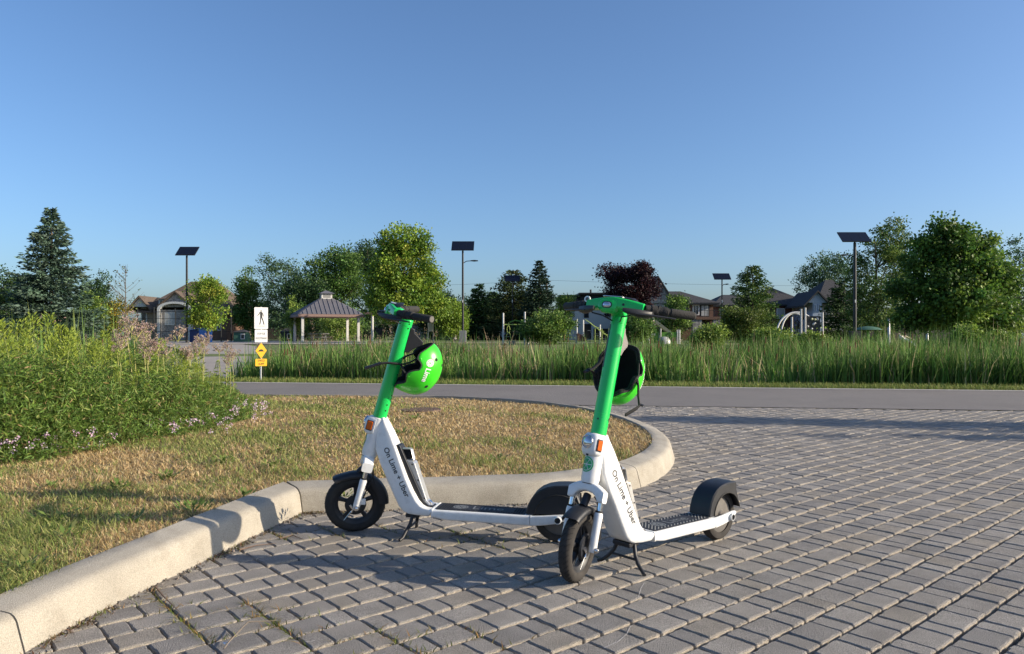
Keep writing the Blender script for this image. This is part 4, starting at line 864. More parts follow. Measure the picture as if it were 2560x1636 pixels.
# ---------------------------------------------------------------- tall weeds on the island
def goldenrod(seed, h, top=True):
    r = np.random.default_rng(seed); Ps, Ds, Ls, Ws, Cs, wd = [], [], [], [], [], []
    n = 95; t = np.sort(r.uniform(.12, 1, n)); a = np.arange(n) * 2.4 + r.normal(0, .3, n)
    lean = r.normal(0, .07, 2); base = np.stack([lean[0] * t ** 2 * h, lean[1] * t ** 2 * h, t * h], 1)
    el = np.where(t > .86, .9, r.normal(.15, .25, n)); D = np.stack([np.cos(a) * np.cos(el), np.sin(a) * np.cos(el), np.sin(el)], 1)
    L = np.where(t > .86, .05 + .03 * r.uniform(size=n), .11 * (1.15 - .45 * t) * r.uniform(.7, 1.25, n)); col = pal(n, [(.14, .235, .04), (.19, .29, .05), (.11, .18, .035)], None, .14, r)
    col = np.where((t > .84)[:, None], pal(n, [(.26, .32, .05), (.22, .30, .045)], None, .1, r), col)
    W = perp(D, r); W = unit(np.cross(D, np.array([0, 0, 1.0])) + W * .35)
    V1, F1, C1 = quads(base, D, W, L * .6, L * .2, col)
    tip = base + D * (L * .5)[:, None]; D2 = unit(D + np.array([0, 0, -.45])); V2, F2, C2 = quads(tip, D2, W, L * .7, L * .17, col)
    # bushy flowering top: many tiny leaves
    k = 120; tt = r.uniform(.80, 1.04, k); ra = .055 * (1.06 - tt) / .2 + .008; aa = r.uniform(0, 6.28, k)
    P3 = np.stack([lean[0] * tt ** 2 * h + ra * np.cos(aa), lean[1] * tt ** 2 * h + ra * np.sin(aa), tt * h], 1); D3 = unit(np.stack([np.cos(aa), np.sin(aa), np.full(k, 1.1)], 1))
    V3, F3, C3 = quads(P3, D3, perp(D3, r), r.uniform(.025, .05, k), r.uniform(.008, .014, k), pal(k, [(.30, .36, .05), (.22, .30, .05)], None, .1, r))
    V = np.vstack([V1, V2, V3]); F = np.vstack([F1, F2 + len(V1), F3 + len(V1) + len(V2)]); C = np.vstack([C1, C2, C3])
    st = MB().tube([(lean[0] * q * q * h, lean[1] * q * q * h, q * h) for q in (0, .35, .7, .97)], [.0055, .005, .004, .002], 5)
    return np_mesh('leaves', V, F, C), st.mesh('stem', 60)
mat('stem_green', (.19, .22, .06), .7, var=.2, vscale=20)
mat('stem_yellow', (.34, .33, .11), .7, var=.2, vscale=20)
gr = [goldenrod(200 + i, 1.0) for i in range(6)]
for a_, b_ in gr: a_.materials.append(M['leaf']); b_.materials.append(M['stem_green'])
def thistle(seed, h):
    r = np.random.default_rng(seed); st = MB(); P, Ds, C = [], [], []; hd = []
    st.tube([(0, 0, 0), (r.normal(0, .02), 0, h * .5), (r.normal(0, .04), r.normal(0, .04), h * .88)], [.006, .005, .003], 5)
    for k in range(9):
        a = r.uniform(0, 6.28); z0 = h * r.uniform(.78, .88); l = r.uniform(.04, .11); e = Vector((math.cos(a) * l * .8, math.sin(a) * l * .8, z0 + l * 1.15)); st.tube([(0, 0, z0), e], [.0028, .0018], 4)
        for q in range(r.integers(2, 5)): hd.append(np.array(e) + r.normal(0, .022, 3))
    hd = np.array(hd); k = 16; P = np.repeat(hd, k, 0) + r.normal(0, .006, (len(hd) * k, 3)); D = unit(r.normal(size=P.shape) + [0, 0, .5])
    V, F, Cc = quads(P, D, perp(D, r), r.uniform(.014, .026, len(P)), r.uniform(.006, .011, len(P)), pal(len(P), [(.42, .32, .25), (.50, .42, .32), (.32, .23, .17), (.45, .32, .33)], None, .12, r))
    n = 26; t = r.uniform(.1, .75, n); a = r.uniform(0, 6.28, n); D = unit(np.stack([np.cos(a), np.sin(a), r.normal(.2, .3, n)], 1)); L = r.uniform(.06, .13, n)
    V2, F2, C2 = quads(np.stack([0 * t, 0 * t, t * h], 1), D, perp(D, r), L, L * .25, pal(n, [(.13, .19, .04), (.2, .25, .06)], None, .12, r))
    return np_mesh('seed_heads', V, F, Cc), np_mesh('leaves', V2, F2, C2), st.mesh('stem', 60)
th = [thistle(220 + i, 1.0) for i in range(5)]
for a_, b_, c_ in th: a_.materials.append(M['blade']); b_.materials.append(M['leaf']); c_.materials.append(M['stem_yellow'])
# edge of the weed patch (plan view) and its height
WE = np.array([(-4.7, 4.7), (-3.6, 5.35), (-3.25, 6.2), (-3.05, 7.1), (-3.0, 8.0), (-3.2, 8.8), (-3.6, 9.8), (-4.0, 10.5)])
def edge_x(y): return np.interp(y, WE[:, 1], WE[:, 0])
r = np.random.default_rng(77); c1 = c2 = 0
while c1 < 215:
    y = r.uniform(5.2, 10.4); ex = float(edge_x(y)); x = ex - .02 - abs(r.normal(0, 1.3)) - r.uniform(0, .25)
    if x < -.74 * y - .3: continue
    pxx = 1280 + x / y * FPX; lim = np.interp(pxx, [-50, 120, 300, 420, 520, 640], [.96, .94, .82, .70, .52, .32])
    a_, b_ = gr[r.integers(6)]; h = float(np.clip(lim * r.uniform(.5, 1.06) * (1 + .18 * noise2(x, y, 2.2, 53)), .28, 1.2))
    o = empty('goldenrod', (x, y, .13), r.uniform(0, 6.28), label='leafy goldenrod stalk in the tall weed patch on the island', cat='plant', group='goldenrod in the weed patch'); s_ = h * r.uniform(.85, 1.1); o.scale = (s_, s_, h)
    link('stem', b_, None, o); link('leaves', a_, None, o); c1 += 1
while c2 < 28:
    y = r.uniform(6.8, 10.4); ex = float(edge_x(y)); x = ex - .1 - abs(r.normal(0, .8))
    pxx = 1280 + x / y * FPX
    if pxx < 190 or pxx > 600 or r.uniform() > np.interp(pxx, [190, 300, 600], [.25, .8, 1]): continue
    lim = np.interp(pxx, [180, 300, 430, 520, 640], [1.08, 1.12, 1.02, .88, .66]); a_, b_, c_ = th[r.integers(5)]; h = float(lim * r.uniform(.72, 1.02))
    o = empty('dried_thistle', (x, y, .13), r.uniform(0, 6.28), label='tall stalk with pinkish brown seed heads in the weed patch', cat='plant', group='seeding stalks in the weed patch'); o.scale = (h, h, h)
    link('stem', c_, None, o); link('seed_heads', a_, None, o, kind='stuff'); link('leaves', b_, None, o); c2 += 1
# cattail leaves behind
k = 90; y = r.uniform(7.5, 11.5, k); x = r.uniform(-.68, -.52, k) * y; V, F, C = blades(np.stack([x, y, np.full(k, .1)], 1), r.uniform(1.0, 1.42, k), r.uniform(.018, .03, k), r.uniform(.02, .16, k), pal(k, [(.16, .24, .06), (.22, .28, .08)], None, .1, r), r=r)
link('cattail_leaves', np_mesh('cattail_leaves', V, F, C), 'blade', label='upright blade leaves standing above the goldenrod', cat='reeds', kind='stuff')
# undergrowth: small leaves filling the patch
N = 210000; y = 4.8 * (10.6 / 4.8) ** r.uniform(0, 1, N); ex = edge_x(y); x = ex + .25 - np.abs(r.normal(0, 1.1, N)) - r.uniform(0, .3, N)
ok = x > -.74 * y - .3; x, y, ex = x[ok], y[ok], ex[ok]; n = len(x)
pxx = 1280 + x / y * FPX; lim = np.interp(pxx, [-50, 120, 300, 420, 520, 640], [.62, .60, .52, .43, .32, .22]) * np.clip((ex + .22 - x) * 2.6, .10, 1) * (1 + .45 * noise2(x, y, 2.6, 51) + .35 * noise2(x, y, 6, 54))
z = .13 + lim * r.uniform(0, 1, n) ** .9
hole = noise2(x * 1.0 + 3 * z, y - 2 * z, 5.5, 55) + noise2(x - 4 * z, y + 5 * z, 9, 56) * .8 + r.normal(0, .2, n) > -.12; x, y, z = x[hole], y[hole], z[hole]; n = len(x); D = unit(r.normal(size=(n, 3)) + [.1, -.15, .15])
shade = pal(n, [(.11, .19, .035), (.16, .245, .045), (.075, .135, .028), (.24, .28, .075), (.28, .20, .09)], [.34, .25, .26, .1, .05], .16, r)
V, F, C = quads(np.stack([x, y, z], 1), D, perp(D, r), r.uniform(.025, .075, n), r.uniform(.005, .012, n), shade)
link('undergrowth', np_mesh('undergrowth', V, F, C), 'leaf', label='tangle of small green leaves filling the weed patch', cat='weeds', kind='stuff')
# crown vetch flowers along the front edge
k = 170; y = r.uniform(5.0, 8.6, k); x = edge_x(y) + r.normal(.08, .2, k); z = .16 + r.uniform(0, .16, k); g_ = noise2(x, y, 3, 52) + r.normal(0, .3, k) > -.05; x, y, z = x[g_], y[g_], z[g_]
k = len(x); P = np.repeat(np.stack([x, y, z], 1), 14, 0) + r.normal(0, .012, (k * 14, 3)); D = unit(r.normal(size=P.shape) + [0, -.2, .6])
link('vetch_flowers', np_mesh('vetch_flowers', *quads(P, D, perp(D, r), np.full(len(P), .016), np.full(len(P), .011), pal(len(P), [(.62, .42, .56), (.74, .64, .70), (.58, .36, .52)], None, .1, r))), 'blade', label='small pink vetch flowers along the front of the weed patch', cat='flowers', kind='stuff')
# weeds in the paving joints and along the kerb foot
k = 2600; i = r.integers(0, 46, k); t = r.uniform(0, 1, k); base = OUTC[i] * (1 - t)[:, None] + OUTC[i + 1] * t[:, None]; nrm = base - mitre(OUTC, CI * 6, .1)[i]; nrm = unit(nrm)
P = np.column_stack([base + nrm * np.abs(r.normal(.02, .02, k))[:, None], np.full(k, -.012)])
sel = noise2(P[:, 0], P[:, 1], 7, 61) + r.normal(0, .25, k) > .0; P = P[sel]; k = len(P)
V, F, C = blades(P, r.uniform(.012, .045, k), r.uniform(.003, .007, k), r.uniform(.4, 2.0, k), pal(k, [(.22, .15, .08), (.14, .17, .04), (.30, .22, .12), (.16, .08, .04)], None, .14, r), r=r)
link('kerb_litter', np_mesh('kerb_litter', V, F, C), 'blade', label='dry bits and tiny weeds along the foot of the kerb', cat='litter', kind='stuff')
k = 16000; i = r.integers(-70, 10, k); dd = r.uniform(2.2, 5.0, k); pxx = r.uniform(150, 1500, k); x = (pxx - 1280) / FPX * dd; y = dd
# snap to the continuous joints between the brick columns
tt = x * d1[0] + y * d1[1]; rr_ = x * d2[0] + y * d2[1]; js = np.round((tt - t0) / PT) * PT + t0; tt = np.where(r.uniform(size=k) < .6, js, tt); rs = np.round((rr_ - r0) / PR) * PR + r0; rr_ = np.where(np.abs(tt - js) < 1e-9, rr_, rs)
x = tt * d1[0] + rr_ * d2[0]; y = tt * d1[1] + rr_ * d2[1]; sel = (noise2(x, y, 5, 62) + r.normal(0, .12, k) > .26 + .17 * np.clip(x + 1.2, 0, 3)) & ~inpoly(x, y, ISL); x, y = x[sel], y[sel]; k = len(x)
V, F, C = blades(np.stack([x + r.normal(0, .004, k), y + r.normal(0, .004, k), np.full(k, -.02)], 1), r.uniform(.018, .05, k), r.uniform(.003, .006, k), r.uniform(.3, 1.6, k), pal(k, [(.15, .18, .03), (.10, .13, .03), (.24, .19, .07), (.28, .17, .07)], None, .14, r), r=r)
link('joint_weeds', np_mesh('joint_weeds', V, F, C), 'blade', label='small weeds and moss sprouting in the brick joints', cat='weeds', kind='stuff')
# gravel in the gap at the kerb foot
k = 2200; i = r.integers(0, 60, k); t = r.uniform(0, 1, k); base = OUTC[i] * (1 - t)[:, None] + OUTC[i + 1] * t[:, None]; nrm = unit(base - mitre(OUTC, CI * 6, .1)[i])
P = np.column_stack([base + nrm * np.abs(r.normal(.0, .028, k))[:, None], r.uniform(-.008, .004, k)]); s = r.uniform(.002, .006, k)
tet = np.array([(1, 1, 1), (1, -1, -1), (-1, 1, -1), (-1, -1, 1)]); V = (P[:, None] + tet[None] * s[:, None, None] * r.uniform(.6, 1.2, (k, 4, 3))).reshape(-1, 3)
F = (np.arange(k)[:, None, None] * 4 + np.array([[0, 1, 2], [0, 3, 1], [0, 2, 3], [1, 3, 2]])[None]).reshape(-1, 3)
link('kerb_gravel', np_mesh('kerb_gravel', V, F, np.repeat(pal(k, [(.22, .19, .16), (.30, .27, .23), (.13, .11, .09)]), 4, 0)), 'blade', label='loose gravel chips along the foot of the kerb', cat='gravel', kind='stuff')
# ================================================================ park furniture, playground, houses
mat('lamp_black', (.012, .012, .014), .45)
mat('solar_cells', (.006, .008, .018), .3, spec=.3)
mat('grey_box', (.22, .22, .22), .6)
mat('post_white', (.55, .54, .52), .5, var=.08, vscale=6)
mat('post_grey', (.42, .42, .43), .45, metal=.2)
mat('play_green', (.10, .26, .03), .5)
mat('play_lime', (.36, .46, .10), .5)
mat('play_cream', (.62, .60, .36), .5, var=.06, vscale=5)
mat('play_beige', (.62, .50, .35), .5)
mat('roof_metal', (.17, .165, .18), .5, metal=.3, var=.06, vscale=2)
mat('fascia', (.23, .15, .13), .7)
mat('roof_brown', (.105, .078, .058), .9, var=.2, vscale=3, speck=(14, .25))
mat('roof_dark', (.032, .032, .036), .9, var=.2, vscale=3, speck=(14, .25))
mat('stucco_tan', (.36, .27, .19), .9, var=.08, vscale=2)
mat('stone_grey', (.27, .255, .24), .9, var=.3, vscale=3, speck=(5, .4))
mat('stucco_white', (.60, .60, .58), .85, var=.04, vscale=2)
mat('brick_red', (.115, .052, .042), .9, var=.2, vscale=6, speck=(20, .3))
mat('brick_orange', (.15, .085, .06), .9, var=.15, vscale=6, speck=(20, .25))
mat('siding_blue', (.30, .36, .46), .8, var=.04, vscale=2)
mat('trim_white', (.66, .65, .62), .6)
mat('pane', (.02, .026, .033), .08, spec=.8)
mat('curtain', (.42, .43, .42), .5)
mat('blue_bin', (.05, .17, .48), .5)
mat('blue_shaded', (.012, .03, .11), .6)  # the cabinet blue with shade put into the colour
mat('hut_green', (.05, .13, .085), .7, var=.08, vscale=6)
mat('wood_pole', (.20, .16, .12), .9, var=.2, vscale=5)
mat('sign_white', (.62, .62, .61), .5)
mat('sign_yellow', (.75, .40, .008), .45)
mat('sign_black', (.012, .012, .012), .5)
mat('galvanised', (.5, .51, .52), .4, metal=.7)
mat('car_silver', (.5, .51, .52), .25, metal=.5, coat=.6)
mat('car_white', (.7, .7, .7), .25, coat=.6)
mat('car_glass', (.01, .012, .015), .05, spec=.8)
mat('rust_cover', (.17, .115, .085), .75, metal=.3, var=.2, vscale=20, bump=.4, bscale=120)
mat('fence_dark', (.012, .013, .013), .6)
mat('fence_wood', (.075, .062, .055), .9, var=.15, vscale=4)

# --- manhole cover set in the island turf
c = (-1.07, 8.75, .152); o = empty('manhole_cover', c, label='rusty round access cover set in the dry island turf', cat='access cover')
MB().lathe([(0, -.03), (.235, -.03), (.235, .006), (.215, .006), (.213, 0), (.206, 0), (.205, .006), (0, .006)], (0, 0, 0), (0, 0, 1), 40).build('plate', 'rust_cover', o, smooth=30)
m = MB()
for i in range(-6, 7):
    for j in range(-6, 7):
        if i * i + j * j < 38: m.cbox((i * .03, j * .03, .008), (.016, .016, .005))
m.build('raised_tread', 'rust_cover', o)

# --- sign post at the crossing
D = 16.4; x = px(652, D); o = empty('sign_post', (x, D, .0), label='white walking person sign above a yellow speed hump sign on a post by the reeds', cat='sign')
MB().tube([(0, 0, -.2), (0, 0, pz(768, D))], .020, 10).build('pole', 'galvanised', o, smooth=50)
ROT = Matrix.Rotation(R(34), 4, 'Z')
def plate(poly, m, y=-.028, name='sign_plate', par=None, bev=0): return MB().prism(poly, y, y - .003, lambda a, b, h: ROT @ Vector((a, h, b))).build(name, m, par or o)
def rr2(w, h, cz, rad=.015): return [(a, cz + b) for a, b in rrect(w, h, rad, 3)]
zt = lambda p: pz(p, D)
S1 = plate(rr2(.148, (zt(769) - zt(823)) / 2, (zt(769) + zt(823)) / 2), 'sign_white')
h0 = zt(812); H = zt(776) - h0
man = [[(-.006, 1.0), (.010, .985), (.012, .92), (-.006, .90), (-.016, .94)], [(-.022, .88), (.018, .88), (.028, .80), (.020, .50), (-.018, .50), (-.022, .70)], [(-.020, .86), (-.050, .66), (-.078, .60), (-.080, .63), (-.056, .70), (-.030, .88)],
       [(.014, .86), (.045, .72), (.050, .56), (.042, .56), (.036, .70), (.010, .80)], [(-.018, .52), (-.020, .28), (-.036, .0), (-.020, 0), (-.004, .28), (.004, .50)], [(.0, .52), (.030, .26), (.052, .0), (.068, .0), (.046, .28), (.020, .52)]]
for pl in man: plate([(a * 1.05, h0 + b * H) for a, b in pl], 'sign_black', -.0315, 'walking_figure', S1)
plate([(-.09, zt(816)), (.09, zt(816)), (.09, zt(815.3)), (-.09, zt(815.3))], 'sign_black', -.0315, 'ground_line', S1)
S2 = plate(rr2(.138, (zt(824.5) - zt(856)) / 2, (zt(824.5) + zt(856)) / 2), 'sign_white')
def word(t, w, cz, par, sz=.07, m='sign_black'):
    V, F = text_mesh(t, sz); k = w / (V[:, 0].max() - V[:, 0].min()); cc = (V[:, 0].max() + V[:, 0].min()) / 2
    flat_build('lettering', V, F, lambda a, b: ROT @ Vector(((a - cc) * k, -.0335, cz + b * 1.2)), m, par)
mat('sign_faded', (.10, .10, .10), .5)
word('STOP FOR', .17, zt(835), S2, .058, 'sign_faded'); word('PEDESTRIANS', .235, zt(846.5), S2, .055, 'sign_faded')
cz = (zt(857) + zt(897)) / 2; hh = (zt(857) - zt(897)) / 2
S3 = plate([(0, cz + hh), (.122, cz), (0, cz - hh), (-.122, cz)], 'sign_yellow')
plate([(.052 * math.cos(t), cz - .012 + .042 * math.sin(t)) for t in np.linspace(0, math.pi, 12)], 'sign_black', -.0315, 'hump_symbol', S3)
plate([(-.078, cz - .018), (.078, cz - .018), (.078, cz - .011), (-.078, cz - .011)], 'sign_black', -.0316, 'ground_line', S3)
S4 = plate(rr2(.125, (zt(897.5) - zt(915.5)) / 2, (zt(897.5) + zt(915.5)) / 2, .012), 'sign_yellow')
word('SPEED', .155, zt(902.3), S4, .055); word('HUMP', .13, zt(910.5), S4, .055)

# --- solar street lamps
def lamp(cx, D, ptop, pbot, pw, base_y, label, arm=0, arm_y=0, box='lamp_black', boxw=0, boxtop=0, r0=.09):
    x = px(cx, D); zb = float(hter(x, D)); zt_ = pz(pbot, D); o = empty('solar_lamp_post', (x, D, zb), label=label, cat='lamp post', group='solar lamp posts in the park')
    MB().tube([(0, 0, -.2), (0, 0, zt_ - zb)], [r0, r0 * .8], 12).build('pole', 'lamp_black', o, smooth=50)
    w = pw * D / FPX; hv = (pbot - ptop) * D / FPX; t = R(40); L = hv / math.sin(t) * 1.02; c = Vector((0, .1, zt_ - zb + hv / 2 + .02))
    def pt(a, b, h): return c + Vector((a, b * math.cos(t) - h * math.sin(t), b * math.sin(t) + h * math.cos(t)))
    pn = MB().prism([(-w / 2, -L / 2), (w / 2, -L / 2), (w / 2, L / 2), (-w / 2, L / 2)], -.03, .03, pt).build('solar_panel', 'lamp_black', o)
    n = 3
    for i in range(n):
        a0 = -w / 2 + .03 + (w - .03) * i / n; a1 = a0 + (w - .03) / n - .03
        MB().prism([(a0, -L / 2 + .04), (a1, -L / 2 + .04), (a1, L / 2 - .04), (a0, L / 2 - .04)], .031, .036, pt).build('cell_field', 'solar_cells', pn)
    MB().tube([(0, 0, zt_ - zb - .25), c], .05, 8).build('bracket', 'lamp_black', o)
    if arm:
        za = pz(arm_y, D) - zb; e = arm * D / FPX
        am = MB().tube([(0, 0, za - .15), (e * .25, 0, za + .02), (e * .6, 0, za + .05)], .03, 8).build('arm', 'lamp_black', o, smooth=50)
        MB().loft([[Vector((e * f, a, za + .05 + b)) for a, b in rrect(.12, hh_, .02, 2)] for f, hh_ in ((.52, .03), (.75, .06), (1.0, .03))]).build('luminaire', 'lamp_black', am, smooth=40)
    if boxw:
        w2 = boxw * D / FPX; MB().box((-w2 / 2, -w2 * .35, 0), (w2 / 2, w2 * .35, pz(boxtop, D) - zb)).build('control_box', box, o, bevel=.02)
    MB().cbox((0, 0, .04), (.7, .7, .1)).build('footing', 'concrete', o)
    MB().box((-.05, -r0 - .012, pz(757, D) - zb), (.03, -r0 + .002, pz(750, D) - zb)).build('number_plate', 'trim_white', o)
lamp(467, 56, 617, 640, 49, 858, 'solar lamp post in front of the brown roofed house')
lamp(1157, 58, 603, 628, 56, 858, 'solar lamp post with side lamp and grey box beside the yellow green young tree', 38, 654, 'grey_box', 17, 827)
lamp(1281, 84, 689, 705, 37, 852, 'slim solar lamp post in front of the wide olive conifer', r0=.06)
lamp(1805, 76, 684, 700, 42, 853, 'solar lamp post between the dark roofed house and the conical tree', 16, 712, r0=.08)
lamp(2137, 50, 580, 607, 72, 860, 'tall solar lamp post with black box by the mushroom shade', -34, 640, 'lamp_black', 25, 828, r0=.12)

# --- gazebo
D = 68; gx = px(815, D); gz = float(hter(gx, D)); o = empty('gazebo', (gx, D, gz), R(24), label='open gazebo with dark ribbed metal roof, cupola and white posts', cat='gazebo')
e = 2.85; ze = pz(788, D) - gz; zr = pz(748, D) - gz; cu = .55
rf = MB().loft([[(-e, -e, ze), (e, -e, ze), (e, e, ze), (-e, e, ze)], [(-cu, -cu, zr), (cu, -cu, zr), (cu, cu, zr), (-cu, cu, zr)]]).build('roof', 'roof_metal', o)
m = MB()
for s in range(4):
    Rm = Matrix.Rotation(s * math.pi / 2, 4, 'Z')
    for k in np.linspace(-e, e, 15)[1:-1]:
        t1 = 1 - max(0, (abs(k) - cu)) / (e - cu); a = Vector((k, -e, ze)); b = Vector((k if abs(k) < cu else k, -e + (e - cu) * t1, ze + (zr - ze) * t1)); m.tube([Rm @ (a + Vector((0, 0, .03))), Rm @ (b + Vector((0, 0, .03)))], .035, 4)
m.build('standing_seams', 'roof_metal', rf)
MB().box((-e - .04, -e - .04, ze - .22), (e + .04, e + .04, ze - .01)).build('fascia', 'fascia', o)
for sx in (-1, 1):
    for sy in (-1, 1): MB().box((sx * 2.45 - .11, sy * 2.45 - .11, 0), (sx * 2.45 + .11, sy * 2.45 + .11, ze - .2)).build('post', 'post_white', o)
cp = MB().box((-.48, -.48, zr - .1), (.48, .48, zr + .48)).build('cupola', 'post_white', o)
MB().box((-.34, -.487, zr + .08), (.34, -.482, zr + .40)).build('louvre', 'grey_box', cp); MB().box((-.487, -.34, zr + .08), (-.482, .34, zr + .40)).build('louvre', 'grey_box', cp)
MB().loft([[(-.7, -.7, zr + .48), (.7, -.7, zr + .48), (.7, .7, zr + .48), (-.7, .7, zr + .48)], [(-.04, -.04, zr + .78), (.04, -.04, zr + .78), (.04, .04, zr + .78), (-.04, .04, zr + .78)]]).build('cupola_roof', 'roof_metal', cp)
bt = empty('picnic_table', (gx - .6, D - .3, gz), R(24), label='grey picnic table under the gazebo roof', cat='table')
MB().box((-.9, -.4, .72), (.9, .4, .78)).build('table_top', 'grey_box', bt)
for sy in (-1, 1): MB().box((-.9, sy * .75 - .14, .42), (.9, sy * .75 + .14, .47)).build('bench', 'grey_box', bt)
for sx in (-.6, .6): MB().tube([(sx, -.7, 0), (sx, 0, .72), (sx, .7, 0)], .04, 6).build('leg', 'grey_box', bt)
x = px(931, 66); o = empty('shade_post', (x, 66, G), label='white post with a small flat cap right of the gazebo', cat='post'); MB().tube([(0, 0, 0), (0, 0, 2.5)], .11, 8).build('pole', 'post_white', o); MB().box((-.6, -.5, 2.5), (.6, .5, 2.66)).build('cap', 'fascia', o)
# info board
D = 64; x = px(1077, D); o = empty('notice_board', (x, D, G), label='arched white notice board on two posts beside the path', cat='notice board')
for s in (-1, 1): MB().tube([(s * .22, 0, 0), (s * .22, 0, 1.75)], .045, 8).build('post', 'post_white', o)
MB().prism([(-.24, .95), (.24, .95), (.24, 1.85), (.17, 2.05), (0, 2.13), (-.17, 2.05), (-.24, 1.85)], -.05, .05, lambda a, b, h: (a, h, b)).build('board', 'post_white', o)
MB().box((-.13, -.062, 1.1), (.13, -.055, 1.8)).build('poster', 'curtain', o)
# path and forecourt
def ground_patch(name, pts, m='path', dz=.035):
    link(name, np_mesh(name, [(a, b, float(hter(a, b)) + dz) for a, b in pts], [tuple(range(len(pts)))]), m, kind='structure')
for i in range(8):
    t0_, t1_ = i / 8, (i + 1) / 8; q = lambda t: (-7.3 - 9 * t - 5 * t * t, 16.2 + 34 * t)
    (ax_, ay_), (bx_, by_) = q(t0_), q(t1_); w0, w1 = .8 + 2.2 * t0_, .8 + 2.2 * t1_
    ground_patch('park_path', [(ax_ - w0, ay_), (ax_ + w0, ay_), (bx_ + w1, by_), (bx_ - w1, by_)])
ground_patch('gazebo_forecourt', [(-32, 50), (-10, 50), (-8, 74), (-32, 74)], dz=.05)
ground_patch('lawn_path', [(12, 57.5), (-9, 59.5), (-9, 61), (12, 59.2)], dz=.045)
ground_patch('swing_path', [(15, 30), (19.8, 30), (22, 36.5), (14, 36.5)], dz=.04)

# --- fitness frame: white posts, bars and rings
D = 52; x = px(1286, D); o = empty('exercise_station', (x, D, G), label='white posted exercise frame with lime bar and hanging rings', cat='exercise frame')
xl, xr = px(1258, D) - x, px(1312, D) - x; x3 = px(1320, D) - x
for a, t in ((xl, pz(783, D) - G), (xr, pz(780, D) - G), (x3, pz(826, D) - G)): MB().tube([(a, 0, 0), (a, 0, t)], .065, 10).build('post', 'post_white', o, smooth=50)
MB().tube([(xl, 0, pz(812, D) - G), (xr, 0, pz(812, D) - G)], .035, 8).build('bar', 'play_lime', o)
MB().tube([(px(1274, D) - x, .3, pz(806, D) - G), (px(1288, D) - x, .2, pz(801, D) - G), (xr, 0, pz(806, D) - G)], .03, 8).build('arched_bar', 'play_green', o)
for cz_, r_ in ((824, .17), (845, .26)): MB().tube([(px(1271, D) - x + r_ * .6 * math.cos(a), .3, pz(cz_, D) - G + r_ * 1.5 * math.sin(a)) for a in np.linspace(0, 6.2832, 17)], .025, 6).build('ring', 'play_lime', o)
MB().tube([(px(1272, D) - x, .3, pz(806, D) - G), (px(1271, D) - x, .3, pz(817, D) - G)], .02, 6).build('chain', 'play_lime', o)
MB().cbox((px(1281, D) - x, -.2, .12), (.5, .5, .25)).build('step', 'concrete', o)

# --- playground tower with stairs
D = 56; x0 = px(1470, D); o = empty('play_structure', (x0, D, G), label='playground tower with pale posts, stairs and curved lime rails', cat='playground')
X = lambda p: px(p, D) - x0; Z = lambda p: pz(p, D) - G
for p_, t in ((1442, 798), (1458, 800), (1500, 812), (1530, 815), (1440, 838), (1592, 800)): MB().tube([(X(p_), 0, 0), (X(p_), 0, Z(t))], .06, 8).build('post', 'post_white', o, smooth=50)
MB().box((X(1440), -.1, Z(838)), (X(1462), 1.2, Z(835))).build('platform', 'grey_box', o)
for i in range(7): MB().box((X(1470 + i * 7), -.4, Z(826 + i * 4.2)), (X(1478 + i * 7), .4, Z(827.4 + i * 4.2))).build('stair_tread', 'grey_box', o)
for k in range(4):
    a, b = 1462 + k * 12, 800 + k * 9
    MB().tube([(X(a), -.45, Z(b)), (X(a + 14), -.45, Z(b + 9)), (X(a + 22), -.45, Z(b + 18)), (X(a + 34), -.45, Z(b + 20))], .028, 6).build('rail', 'play_lime', o, smooth=50)
for p_ in (1486, 1503, 1520, 1538): MB().tube([(X(p_), -.45, 0), (X(p_), -.45, Z(822))], .025, 6).build('rail_post', 'play_lime', o)
MB().prism([(X(1443), Z(853)), (X(1466), Z(853)), (X(1466), Z(846)), (X(1443), Z(832))], -.3, -.1, lambda a, b, h: (a, h, b)).build('ramp_panel', 'brick_red', o)
MB().box((X(1424), -.8, Z(861)), (X(1460), -.7, Z(859))).build('border', 'post_white', o)
# --- green panel with bird, slide
D = 54; x0 = px(1650, D); o = empty('play_slide', (x0, D, G), label='playground unit with beige slide, green panels and pale bird cut-out', cat='playground')
MB().prism([(X(1607), Z(858)), (X(1648), Z(858)), (X(1646), Z(830)), (X(1636), Z(815)), (X(1616), Z(818))], 0, .06, lambda a, b, h: (a, h, b)).build('green_panel', 'play_green', o)
bd = [(1621, 829), (1626, 826), (1628, 832), (1627, 836), (1638, 834), (1637, 840), (1629, 842), (1628, 849), (1615, 850), (1614, 845), (1621, 840)]
MB().prism([(X(a), Z(b)) for a, b in bd], -.06, -.01, lambda a, b, h: (a, h, b)).build('bird_panel', 'post_grey', o)
for p_, t in ((1606, 830), (1651, 822), (1622, 850)): MB().tube([(X(p_), -.05, 0), (X(p_), -.05, Z(t))], .06, 8).build('post', 'post_grey', o, smooth=50)
for p_ in (1693, 1698): MB().tube([(X(p_), -.05, 0), (X(p_), -.05, Z(825))], .07, 8).build('post', 'post_grey', o, smooth=50)
for k in range(9): MB().box((X(1613 + k * 3.2), .5, Z(806)), (X(1614.6 + k * 3.2), .54, Z(792))).build('slat', 'trim_white', o)
MB().loft([[(X(a), .3 + y, Z(b) + c) for y, c in ((-.35, .25), (-.3, 0), (.3, 0), (.35, .25), (.32, .25), (.27, .05), (-.27, .05), (-.32, .25))] for a, b in ((1636, 806), (1665, 828), (1680, 840), (1695, 852), (1706, 857))]).build('slide_chute', 'play_beige', o, smooth=40)
MB().prism([(X(1654), Z(844)), (X(1692), Z(844)), (X(1692), Z(831)), (X(1654), Z(831))], -.08, -.02, lambda a, b, h: (a, h, b)).build('green_panel', 'play_green', o)
